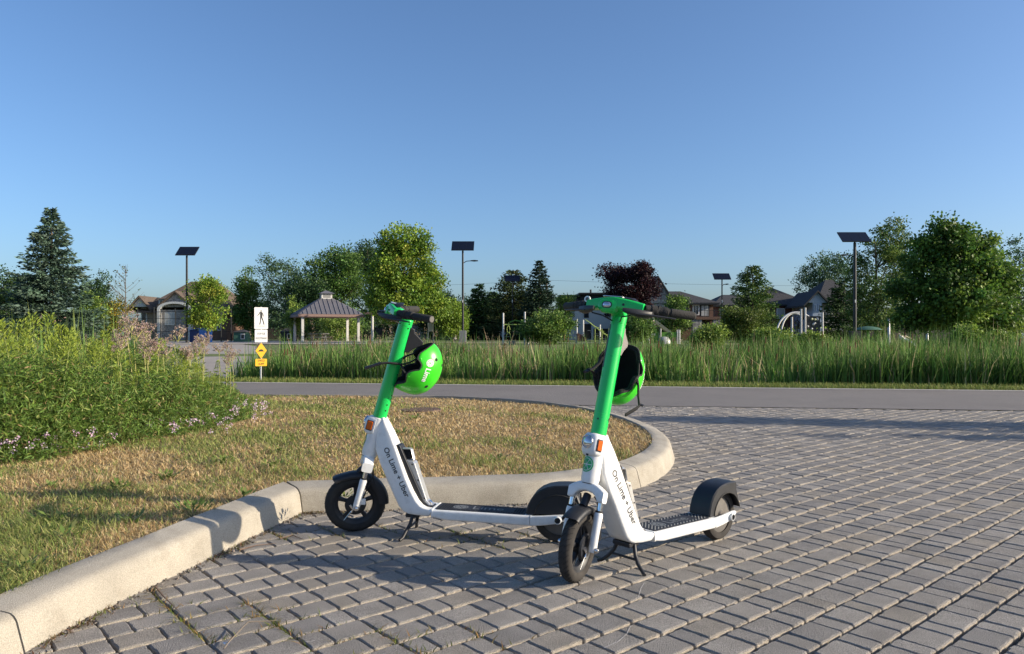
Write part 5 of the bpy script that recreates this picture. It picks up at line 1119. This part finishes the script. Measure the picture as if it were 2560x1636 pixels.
MB().tube([(X(1673) + .16 * math.cos(a), -.1, Z(837.5) + .16 * math.sin(a)) for a in np.linspace(0, 6.2832, 15)], .02, 6).build('wheel_toy', 'lamp_black', o)
MB().lathe([(.0, .6), (.35, .5), (.5, .2), (.5, 0)], (X(1660), .1, 0), (0, 0, 1), 16).build('dome_seat', 'post_grey', o, smooth=50)
# yellow climbing rock with holes
D = 50; x0 = px(1768, D); o = empty('climbing_rock', (x0, D, G), label='cream coloured climbing rock with dark holes above the reeds', cat='playground')
P = [(1749, 862), (1749, 832), (1754, 821), (1762, 817), (1770, 819), (1782, 829), (1786, 842), (1787, 862)]
MB().prism([(X(a), Z(b)) for a, b in P], -.25, .45, lambda a, b, h: (a, h, b)).build('rock_body', 'play_cream', o, bevel=.12)
for a, b in ((1754, 826), (1766, 822), (1771, 825), (1779, 832), (1762, 834)): MB().lathe([(0, 0), (.055, 0), (.055, .02), (0, .02)], (X(a), -.265, Z(b)), (0, -1, 0), 10).build('hand_hole', 'lamp_black', o)

# --- dome climber
D = 46; x0 = px(1998, D); o = empty('dome_climber', (x0, D, G), label='white hooped climber with black panels and upright posts', cat='playground')
for c0, r_, y0 in ((1997, 57, 0), (2000, 40, .5)):
    MB().tube([(X(c0 + r_ * math.cos(a)), y0 + .4 * math.sin(a), (Z(781 if r_ > 50 else 783) - .0) * math.sin(a) ** .8 if math.sin(a) > 0 else 0) for a in np.linspace(0.001, math.pi - .001, 25)], .055, 8).build('hoop', 'trim_white', o, smooth=60)
for p_, t in ((1975, 793), (2008, 770), (1998, 773), (2051, 782)): MB().tube([(X(p_), -.3, 0), (X(p_), -.3, Z(t))], .065, 10).build('post', 'post_grey', o, smooth=50)
MB().box((X(2011), -.25, .1), (X(2046), -.18, Z(791))).build('climbing_wall', 'lamp_black', o)
MB().box((X(1999), -.2, Z(800)), (X(2007), -.1, Z(775))).build('climbing_wall', 'lamp_black', o)
rr0 = np.random.default_rng(5)
for k in range(15): a, b = rr0.uniform(2014, 2043), rr0.uniform(796, 850); MB().lathe([(0, .07), (.05, .05), (.075, 0)], (X(a), -.26, Z(b)), (0, -1, 0), 8).build('climbing_hold', 'play_cream' if k % 3 == 0 else 'post_grey', o, smooth=60)
for k in range(11):
    a, b, s = rr0.uniform(1980, 2000), rr0.uniform(798, 838), rr0.uniform(.08, .18); MB().tube([(X(a) + s * math.cos(t), -.22, Z(b) + s * math.sin(t)) for t in np.linspace(0, 6.2832, 9)], .03, 6).build('net_loop', 'lamp_black', o)
# --- mushroom shade
D = 56; x0 = px(2170, D); o = empty('mushroom_shade', (x0, D, G), label='dark green mushroom shaped shade on a lime post', cat='playground')
MB().tube([(0, 0, 0), (0, 0, Z(824))], .09, 10).build('stalk', 'play_green', o, smooth=50)
MB().lathe([(.0, Z(816)), (.35, Z(817)), (.75, Z(820)), (1.0, Z(825)), (.9, Z(825.5)), (0, Z(822))], (0, 0, 0), (0, 0, 1), 20).build('cap', 'hut_green', o, smooth=40)
# --- swing posts, saucer, bin
for p_, t, D, lab in ((2222, 794, 44, 'tall grey post right of the mushroom shade'), (2318, 824, 42, 'grey post in front of the black litter bin'), (2411, 821, 43, 'grey round topped post between the maple and the small light green tree')):
    x = px(p_, D); z = float(hter(x, D)); o = empty('play_post', (x, D, z), label=lab, cat='post', group='grey posts around the swings'); h = pz(t, D) - z
    MB().tube([(0, 0, -.1), (0, 0, h - .04), (0, 0, h)], [.07, .07, .035], 10).build('shaft', 'post_grey', o, smooth=50)
    MB().tube([(.10, .1, -.1), (.10, .1, h - .03)], .03, 8).build('side_rod', 'post_grey', o, smooth=50)
D = 46; x0 = px(2262, D); o = empty('spinner_dish', (x0, D, G), label='tilted white and black dish spinner on the lawn by the swings', cat='playground')
MB().lathe([(0, 0), (.3, .04), (.52, .16), (.6, .30), (.56, .30), (.48, .18), (.28, .08), (0, .05)], (0, 0, .12), (.5, -.35, .8), 24).build('dish', 'trim_white', o, smooth=40)
MB().lathe([(0, -.03), (.32, .0), (.54, .12), (.5, .1), (0, -.01)], (0, 0, .09), (.5, -.35, .8), 24).build('dish_shell', 'lamp_black', o, smooth=40)
MB().tube([(-.4, 0, .75), (.1, -.2, .55), (.5, -.2, .35)], .04, 8).build('grab_bar', 'play_beige', o, smooth=50)
D = 46; x0 = px(2320, D); o = empty('litter_bin', (x0, D, G), label='black litter bin behind a grey post near the maple', cat='bin')
MB().lathe([(.18, 0), (.21, .1), (.21, .75), (.23, .78), (.23, .9), (.14, .98), (0, 1.0)], (0, 0, 0), (0, 0, 1), 16).build('drum', 'lamp_black', o, smooth=40); MB().cbox((0, -.215, .84), (.2, .03, .08)).build('slot', 'grey_box', o)
# --- blue and green huts
D = 62; x0 = px(498, D); o = empty('blue_cabinet', (x0, D, G), label='bright blue cabinet below the young yellow green tree', cat='cabinet')
MB().box((X(478), -.3, 0), (X(501), .8, Z(826))).build('painted_shade_side', 'blue_shaded', o); MB().box((X(501.2), -.32, 0), (X(521), .8, Z(822))).build('painted_lit_side', 'blue_bin', o)  # shade on the left half and sun on the right are painted in the blues
MB().prism([(X(476), Z(826)), (X(523), Z(820)), (X(523), Z(819)), (X(476), Z(825))], -.4, .85, lambda a, b, h: (a, h, b)).build('lid', 'blue_bin', o)
for i in range(4): MB().box((X(502.5 + i * 4.6), -.335, .1), (X(506 + i * 4.6), -.322, Z(824))).build('panel', 'blue_bin', o)
for (p0, p1, pk, D, lab, mm) in ((590, 622, 824, 66, 'small green hut with a white framed window near the blue cabinet', 'hut_green'), (706, 736, 818, 72, 'dark hut with a low hipped roof left of the gazebo', 'lamp_black')):
    x0 = px((p0 + p1) / 2, D); o = empty('garden_hut', (x0, D, G), label=lab, cat='hut', group='small huts by the path'); w = (p1 - p0) / 2 * D / FPX; ht = pz(831, D) - G
    MB().box((-w, -w, 0), (w, w, ht)).build('wall', mm, o); MB().loft([[(-w * 1.2, -w * 1.2, ht), (w * 1.2, -w * 1.2, ht), (w * 1.2, w * 1.2, ht), (-w * 1.2, w * 1.2, ht)], [(-.05, -.05, pz(pk, D) - G), (.05, -.05, pz(pk, D) - G), (.05, .05, pz(pk, D) - G), (-.05, .05, pz(pk, D) - G)]]).build('roof', 'roof_dark', o)
    wf = MB().box((w * .1, -w - .04, ht * .3), (w * .75, -w - .005, ht * .85)).build('window', 'trim_white', o); MB().box((w * .2, -w - .05, ht * .37), (w * .65, -w - .042, ht * .78)).build('pane', 'pane', wf)
# --- tall black court fence on the left
D = 66; o = empty('court_fence', (px(420, D), D, G), label='tall black wire fence with posts in front of the brown roofed house', cat='fence'); x0 = px(420, D)
for p_ in (240, 292, 344, 385, 402, 438, 495, 553, 578): MB().tube([(X(p_), 0, 0), (X(p_), 0, Z(772 if p_ not in (385,) else 768))], .05, 6).build('post', 'fence_dark', o)
for zz in (780, 797, 829): MB().tube([(X(235), 0, Z(zz)), (X(582), 0, Z(zz))], .022, 5).build('rail', 'fence_dark', o)
m = MB()
for k in np.linspace(235, 582, 130): m.box((X(k) - .004, -.004, 0), (X(k) + .004, .004, Z(780)))
m.build('wires', 'fence_dark', o)
# wooden garden fences behind the play area
for a, b, D, lab in ((2150, 2560, 84, 'dark board fence behind the swings'), (1240, 1440, 100, 'dark board fence behind the parked cars'), (640, 960, 104, 'dark board fence behind the gazebo')):
    x0 = px((a + b) / 2, D); o = empty('garden_fence', (x0, D, G), label=lab, cat='fence', group='board fences behind the park'); n_ = int((b - a) / 4.2)
    me = MB().box((-.085, -.012, 0), (.085, .012, 1.55)).mesh('board'); me.materials.append(M['fence_wood'])
    for i in range(n_): q = link('board', me, None, o); q.location = (X(a + (b - a) * (i + .5) / n_), 0, 0); q.scale = ((b - a) / n_ * D / FPX / .178, 1, 1 + .02 * ((i * 7) % 3))
    MB().box((X(a), .013, 1.2), (X(b), .06, 1.3)).build('rail', 'fence_wood', o)
# utility pole and wires
D = 96; x0 = px(1369, D); o = empty('utility_pole', (x0, D, G), label='pale wooden utility pole beside the pointed spruce', cat='pole')
MB().tube([(0, 0, 0), (-.15, 0, Z(698))], [.16, .11], 10).build('shaft', 'wood_pole', o, smooth=50); MB().cbox((-.15, -.1, Z(704)), (1.2, .1, .1)).build('cross_arm', 'wood_pole', o)
MB().tube([(-22, 4, Z(712)), (-11, 2, Z(709)), (-.15, 0, Z(701)), (8, 1, Z(705)), (20, 2, Z(709)), (45, 4, Z(713))], .012, 4).build('wire', 'lamp_black', o)

# --- parked cars
def car(cx, D, m, label, rz=0):
    x = px(cx, D); o = empty('parked_car', (x, D, G), rz, label=label, cat='car', group='cars parked beyond the park')
    secs = []
    for y, zb, zt__, w in ((-2.1, .38, .70, .80), (-1.95, .30, .92, .88), (-1.0, .26, 1.02, .92), (1.4, .26, 1.02, .92), (2.0, .32, .98, .88), (2.1, .45, .85, .80)): secs.append([Vector((a, y, (zb + zt__) / 2 + b)) for a, b in rrect(w, (zt__ - zb) / 2, .12, 3)])
    MB().loft(secs).build('body', m, o, smooth=40)
    secs = [[Vector((a, y, (1.0 + zt__) / 2 + b)) for a, b in rrect(w, (zt__ - 1.0) / 2 + .02, .1, 3)] for y, zt__, w in ((-1.1, 1.06, .84), (-.4, 1.52, .68), (.9, 1.55, .68), (1.75, 1.1, .82))]
    MB().loft(secs).build('cabin', m, o, smooth=40)
    MB().prism([(-.70, 1.08), (.70, 1.08), (.60, 1.46), (-.60, 1.46)], 0, .03, lambda a, b, h: (a, -1.07 + (b - 1.08) * 1.45 - h, b + .03)).build('windscreen', 'car_glass', o)
    for s in (-1, 1):
        MB().cbox((s * .62, -2.06, .74), (.32, .14, .13)).build('headlight', 'lamp_glass', o, bevel=.03)
        for y in (-1.35, 1.35):
            w = MB().lathe([(.18, -.1), (.32, -.1), (.33, 0), (.32, .1), (.18, .1)], (s * .82, y, .33), (1, 0, 0), 20).build('wheel', 'black_rubber', o, smooth=40); MB().lathe([(0, .09), (.19, .08), (.19, -.08), (0, -.09)], (s * .82, y, .33), (1, 0, 0), 14).build('rim', 'silver', w)
        MB().prism([(-.85, 1.1), (1.5, 1.1), (.85, 1.46), (-.3, 1.46)], s * .80, s * .74, lambda a, b, h: (h - (b - 1.1) * .3 * s, a, b)).build('side_window', 'car_glass', o)
    MB().cbox((0, -2.12, .58), (1.1, .06, .2)).build('grille', 'lamp_black', o)
    MB().cbox((0, -2.14, .42), (.5, .04, .11)).build('licence_plate', 'trim_white', o)
car(1263, 88, 'car_silver', 'silver parked car seen behind the hanging rings', R(8)); car(1303, 90, 'car_white', 'white parked car seen beside the right post of the exercise frame', R(-6)); car(2575, 78, 'car_white', 'white car by the grey house past the small light green tree', R(70))

# --- houses
def window(o, x0, x1, z0, z1, y, m='trim_white', bars=1, glass='pane'):
    w = MB().box((x0 - .1, y - .06, z0 - .1), (x1 + .1, y - .002, z1 + .1)).build('window', m, o)
    for i in range(bars): a = x0 + (x1 - x0) * i / bars; b = x0 + (x1 - x0) * (i + 1) / bars; MB().box((a + .04, y - .075, z0), (b - .04, y - .062, z1)).build('pane', glass, w)
    return w
def hip(o, x0, x1, y0, y1, z0, z1, m, r0, r1, name='roof', ov=.5, ry=None):
    ym = (y0 + y1) / 2 if ry is None else ry
    V = [(x0 - ov, y0 - ov, z0), (x1 + ov, y0 - ov, z0), (x1 + ov, y1 + ov, z0), (x0 - ov, y1 + ov, z0), (r0, ym, z1), (r1, ym, z1)]
    F = [(0, 1, 5, 4), (1, 2, 5), (2, 3, 4, 5), (3, 0, 4), (3, 2, 1, 0)]; q = MB().add(V, F).build(name, m, o)
    MB().box((x0 - ov, y0 - ov, z0 - .22), (x1 + ov, y1 + ov, z0 - .002)).build('eaves', 'fascia' if m == 'roof_brown' else 'lamp_black', o); return q
def gable(o, xc, w, z0, z1, y0, y1, wall, m, name='gable'):
    g_ = MB().prism([(xc - w, z0), (xc + w, z0), (xc, z1)], y0, y1, lambda a, b, h: (a, h, b)).build(name, wall, o)
    for s in (-1, 1):
        MB().prism([(xc + s * (w + .5), z0 - .5 * (z1 - z0) / w), (xc + s * (w + .5), z0 - .5 * (z1 - z0) / w + .22), (xc, z1 + .22), (xc, z1 + .01)], y0 - .35, y1, lambda a, b, h: (a, h, b)).build('gable_roof', m, g_)
    return g_
# brown roofed house, left
D = 90; x0 = px(465, D); o = empty('house', (x0, D, G), label='large house with brown hipped roof, dormer and arched porch', cat='house', group='houses around the park')
ez_ = Z(778); MB().box((X(355), 0, 0), (X(575), 9, ez_)).build('wall', 'stucco_tan', o)
rf = hip(o, X(355), X(575), 0, 9, ez_, Z(698), 'roof_brown', X(437), X(506))
MB().box((X(488) - .4, 3.0, Z(735)), (X(488) + .4, 4.0, Z(708))).build('chimney', 'stucco_tan', rf)
dm = MB().box((X(399), -.3, Z(766)), (X(437), 4, Z(748))).build('dormer', 'stucco_white', o)
for a in (403, 413.5): window(o, X(a), X(a + 7), Z(761), Z(752), -.3, 'trim_white')
MB().add([(X(396), -.8, Z(748)), (X(440), -.8, Z(748)), (X(425), 3.5, Z(733)), (X(412), 3.5, Z(733))], [(0, 1, 2, 3)]).build('dormer_roof', 'roof_brown', o)
gable(o, X(464), 2.0, Z(770), Z(735), -2.6, 4, 'stone_grey', 'roof_brown')
arch = [(X(423), 0), (X(423), Z(775))] + [(X(464 - 41 * math.cos(t)), Z(775) + (Z(757) - Z(775)) * math.sin(t)) for t in np.linspace(.05, math.pi - .05, 14)] + [(X(505), Z(775)), (X(505), 0), (X(498), 0), (X(498), Z(777))] + [(X(464 + 34 * math.cos(t)), Z(777) + (Z(762) - Z(777)) * math.sin(t)) for t in np.linspace(.05, math.pi - .05, 14)] + [(X(430), Z(777)), (X(430), 0)]
MB().prism(arch, -3.1, -2.62, lambda a, b, h: (a, h, b)).build('porch_arch', 'stucco_white', o)
MB().box((X(430), -2.66, 0), (X(498), -2.61, Z(777))).build('porch_wall', 'stone_grey', o)
window(o, X(440), X(462), Z(812), Z(785), -2.67, 'trim_white', 3, 'curtain'); window(o, X(398), X(416), Z(812), Z(785), 0, 'trim_white', 2); window(o, X(355), X(366), Z(805), Z(772), 0, 'trim_white', 1)
gable(o, X(360), 1.0, Z(768), Z(745), -1.0, 4, 'stucco_white', 'roof_brown')
MB().box((X(530), -1.5, 0), (X(578), 6, Z(784))).build('side_wing', 'brick_orange', o); hip(o, X(530), X(578), -1.5, 6, Z(784), Z(757), 'roof_brown', X(548), X(560), 'wing_roof')
window(o, X(537), X(545), Z(825), Z(800), -1.5, 'trim_white'); window(o, X(556), X(564), Z(825), Z(800), -1.5, 'trim_white')
# flat roofed pale house, middle
D = 92; x0 = px(1500, D); o = empty('house', (x0, D, G), label='pale flat roofed house with dark upper storey behind the play tower', cat='house', group='houses around the park')
MB().box((X(1405), 0, 0), (X(1620), 8, Z(770))).build('wall', 'stucco_white', o); MB().box((X(1450), -.3, Z(770)), (X(1600), 8, Z(737))).build('upper_storey', 'roof_dark', o); MB().box((X(1403), .2, Z(770)), (X(1449), 8, Z(742))).build('upper_storey', 'grey_box', o)
MB().box((X(1446), -.9, Z(737)), (X(1604), 8.5, Z(733))).build('roof_slab', 'lamp_black', o); MB().box((X(1398), -.5, Z(742)), (X(1450), 8.5, Z(738))).build('roof_slab', 'lamp_black', o)
MB().tube([(X(1481), 2, Z(736)), (X(1481), 2, Z(722))], .12, 8).build('flue', 'lamp_black', o)
for a, b, z0_, z1_, n_ in ((1424, 1447, 765, 745, 2), (1463, 1476, 845, 812, 1), (1486, 1518, 852, 824, 2), (1462, 1470, 793, 781, 1), (1540, 1560, 800, 780, 2), (1555, 1590, 850, 822, 2)): window(o, X(a), X(b), Z(z0_), Z(z1_), .2 if b < 1450 else 0, 'lamp_black', n_)
# dark roofed house with balcony
D = 86; x0 = px(1710, D); o = empty('house', (x0, D, G), label='dark roofed house with stone gable and brick balcony', cat='house', group='houses around the park')
MB().box((X(1625), .5, 0), (X(1786), 9, Z(757))).build('wall', 'brick_orange', o); hip(o, X(1650), X(1786), .5, 9, Z(757), Z(723), 'roof_dark', X(1676), X(1724), ov=.6)
gable(o, X(1640), 1.9, Z(760), Z(696), -1.0, 8, 'stone_grey', 'roof_dark'); MB().box((X(1603), -1.0, 0), (X(1676), 3, Z(762))).build('gable_wall', 'stone_grey', o)
MB().box((X(1731), -1.8, Z(800)), (X(1789), .5, Z(793))).build('balcony_slab', 'brick_orange', o)
for p_ in (1731, 1757, 1774, 1788): MB().box((X(p_), -1.8, Z(793)), (X(p_) + .07, -1.73, Z(777))).build('balcony_post', 'lamp_black', o)
MB().box((X(1731), -1.79, Z(778)), (X(1789), -1.74, Z(777))).build('balcony_rail', 'lamp_black', o)
for p_ in (1734, 1784): MB().box((X(p_) - .5, -1.7, 0), (X(p_) + .5, -1.0, Z(800))).build('stone_pier', 'stone_grey', o)
window(o, X(1755), X(1774), Z(790), Z(764), .5, 'lamp_black', 2, 'curtain'); window(o, X(1736), X(1749), Z(786), Z(764), .5, 'trim_white', 2); window(o, X(1741), X(1776), Z(848), Z(805), .5, 'lamp_black', 1); window(o, X(1690), X(1720), Z(785), Z(766), .5, 'lamp_black', 2); window(o, X(1632), X(1650), Z(800), Z(775), -1.0, 'trim_white', 2)
# brick house with low hip roof
D = 94; x0 = px(1940, D); o = empty('house', (x0, D, G), label='red brick house with wide dark hipped roof behind the dome climber', cat='house', group='houses around the park')
MB().box((X(1790), 0, 0), (X(2025), 10, Z(763))).build('wall', 'brick_red', o); hip(o, X(1900), X(2025), 0, 10, Z(762), Z(713), 'roof_dark', X(1955), X(1962), ov=.5); hip(o, X(1790), X(1905), 0, 9, Z(763), Z(733), 'roof_dark', X(1830), X(1900), 'side_roof')
window(o, X(1943), X(1960), Z(795), Z(773), 0, 'trim_white', 1, 'curtain'); window(o, X(1982), X(1990), Z(790), Z(772), 0, 'trim_white', 1, 'curtain'); window(o, X(1800), X(1815), Z(795), Z(775), 0, 'trim_white', 2)
# blue gabled house
D = 88; x0 = px(2070, D); o = empty('house', (x0, D, G), label='blue grey gabled house beside the tall solar lamp', cat='house', group='houses around the park')
MB().box((X(2032), 0, 0), (X(2055), 9, Z(757))).build('wall', 'siding_blue', o); gable(o, X(2042), 1.15 * 1.02, Z(757), Z(731), -.05, 6, 'siding_blue', 'roof_dark')
MB().box((X(2056), .6, 0), (X(2150), 9, Z(756))).build('side_wall', 'stone_grey', o); hip(o, X(2052), X(2150), .6, 9, Z(755), Z(693), 'roof_dark', X(2106), X(2125), ov=.4)
window(o, X(2037), X(2039.5), Z(778), Z(763), 0, 'siding_blue', 1); window(o, X(2047), X(2050), Z(778), Z(763), 0, 'siding_blue', 1); window(o, X(2070), X(2085), Z(800), Z(775), .6, 'trim_white', 2)
# grey house right edge, low roof far left
D = 92; x0 = px(2580, D); o = empty('house', (x0, D, G), label='pale grey house with low roof past the small light green tree', cat='house', group='houses around the park')
MB().box((X(2535), 0, 0), (X(2680), 8, Z(775))).build('wall', 'siding_blue', o); hip(o, X(2535), X(2680), 0, 8, Z(775), Z(748), 'roof_dark', X(2580), X(2640)); window(o, X(2545), X(2556), Z(800), Z(783), 0, 'trim_white', 1); window(o, X(2570), X(2590), Z(800), Z(783), 0, 'trim_white', 2)
D = 96; x0 = px(-30, D); o = empty('house', (x0, D, G), label='low brown roofed house behind the foot of the spruce', cat='house', group='houses around the park')
MB().box((X(-120), 0, 0), (X(60), 8, Z(790))).build('wall', 'stucco_tan', o); hip(o, X(-120), X(60), 0, 8, Z(790), Z(762), 'roof_brown', X(-60), X(10)); window(o, X(20), X(35), Z(820), Z(800), 0, 'trim_white', 2)
D = 98; x0 = px(1085, D); o = empty('house', (x0, D, G), label='dark low house in the shade behind the large yellow green tree', cat='house', group='houses around the park')
MB().box((X(1030), 0, 0), (X(1130), 8, Z(785))).build('wall', 'stone_grey', o); hip(o, X(1030), X(1130), 0, 8, Z(785), Z(765), 'roof_dark', X(1060), X(1105)); window(o, X(1058), X(1066), Z(800), Z(788), 0, 'trim_white', 1); window(o, X(1085), X(1098), Z(835), Z(812), 0, 'trim_white', 2)
# scraps on the paving: a twig and chalk scratches
def gpt(a, b): d_ = CAMH * FPX / (b - 835); return px(a, d_), d_
o = empty('dry_twig', (*gpt(595, 1590), .012), label='thin dry twig lying across the bricks', cat='twig'); b_ = Vector((*gpt(595, 1590), .0))
MB().tube([Vector((*gpt(560, 1636), .006)) - b_, Vector((*gpt(575, 1620), .012)) - b_, Vector((*gpt(620, 1578), .02)) - b_, Vector((*gpt(690, 1566), .008)) - b_], [.002, .0025, .0022, .0012], 5).build('stick', 'wood_pole', o)
o = empty('foil_scrap', (*gpt(566, 1618), .008), label='crumpled silver foil scrap beside the dry twig', cat='litter'); rr0 = np.random.default_rng(3)
V = [(rr0.uniform(-.014, .014), rr0.uniform(-.014, .014), rr0.uniform(0, .012)) for _ in range(9)]; MB().add(V, [(0, 1, 2), (2, 3, 4), (4, 5, 6), (6, 7, 8), (0, 4, 8), (1, 5, 7), (2, 6, 0)]).build('foil', 'chrome', o)
mat('chalk', (.42, .40, .38), .9, var=.3, vscale=90)
def chalk(pts, lab):
    P = [Vector((*gpt(*p), .0)) for p in pts]; P = [p + Vector((0, 0, undul(p.x, p.y) + .0012)) for p in P]; o = MB().tube(P, .0014, 4, flat=(1, .2)).build('chalk_scratch', 'chalk', None); tag(o, lab, 'scratch', 'pale scratches on the bricks')
chalk([(1510, 1622), (1545, 1606), (1566, 1588), (1577, 1566)], 'long curved pale scratch on the bricks behind the front wheel'); chalk([(1596, 1494), (1602, 1472), (1611, 1458)], 'short pale scratch by the kickstand foot'); chalk([(762, 1606), (776, 1606), (790, 1601)], 'short thick pale scratch on one brick')
for j, pts in enumerate([[(388, 1470), (410, 1500), (450, 1535)], [(600, 1378), (640, 1370), (690, 1362)], [(700, 1350), (730, 1344), (760, 1352)]]):
    P = [Vector((*gpt(*p), .006 + .006 * (i == 1))) for i, p in enumerate(pts)]; o = MB().tube(P, [.004, .003, .001], 5).build('fallen_weed', 'rust_cover', None)
    tag(o, ['reddish dry stem pointing from the kerb over the bricks', 'reddish dry stem lying along the foot of the kerb', 'reddish dry stem lying by the kerb corner'][j], 'stem', 'dry stems at the kerb')
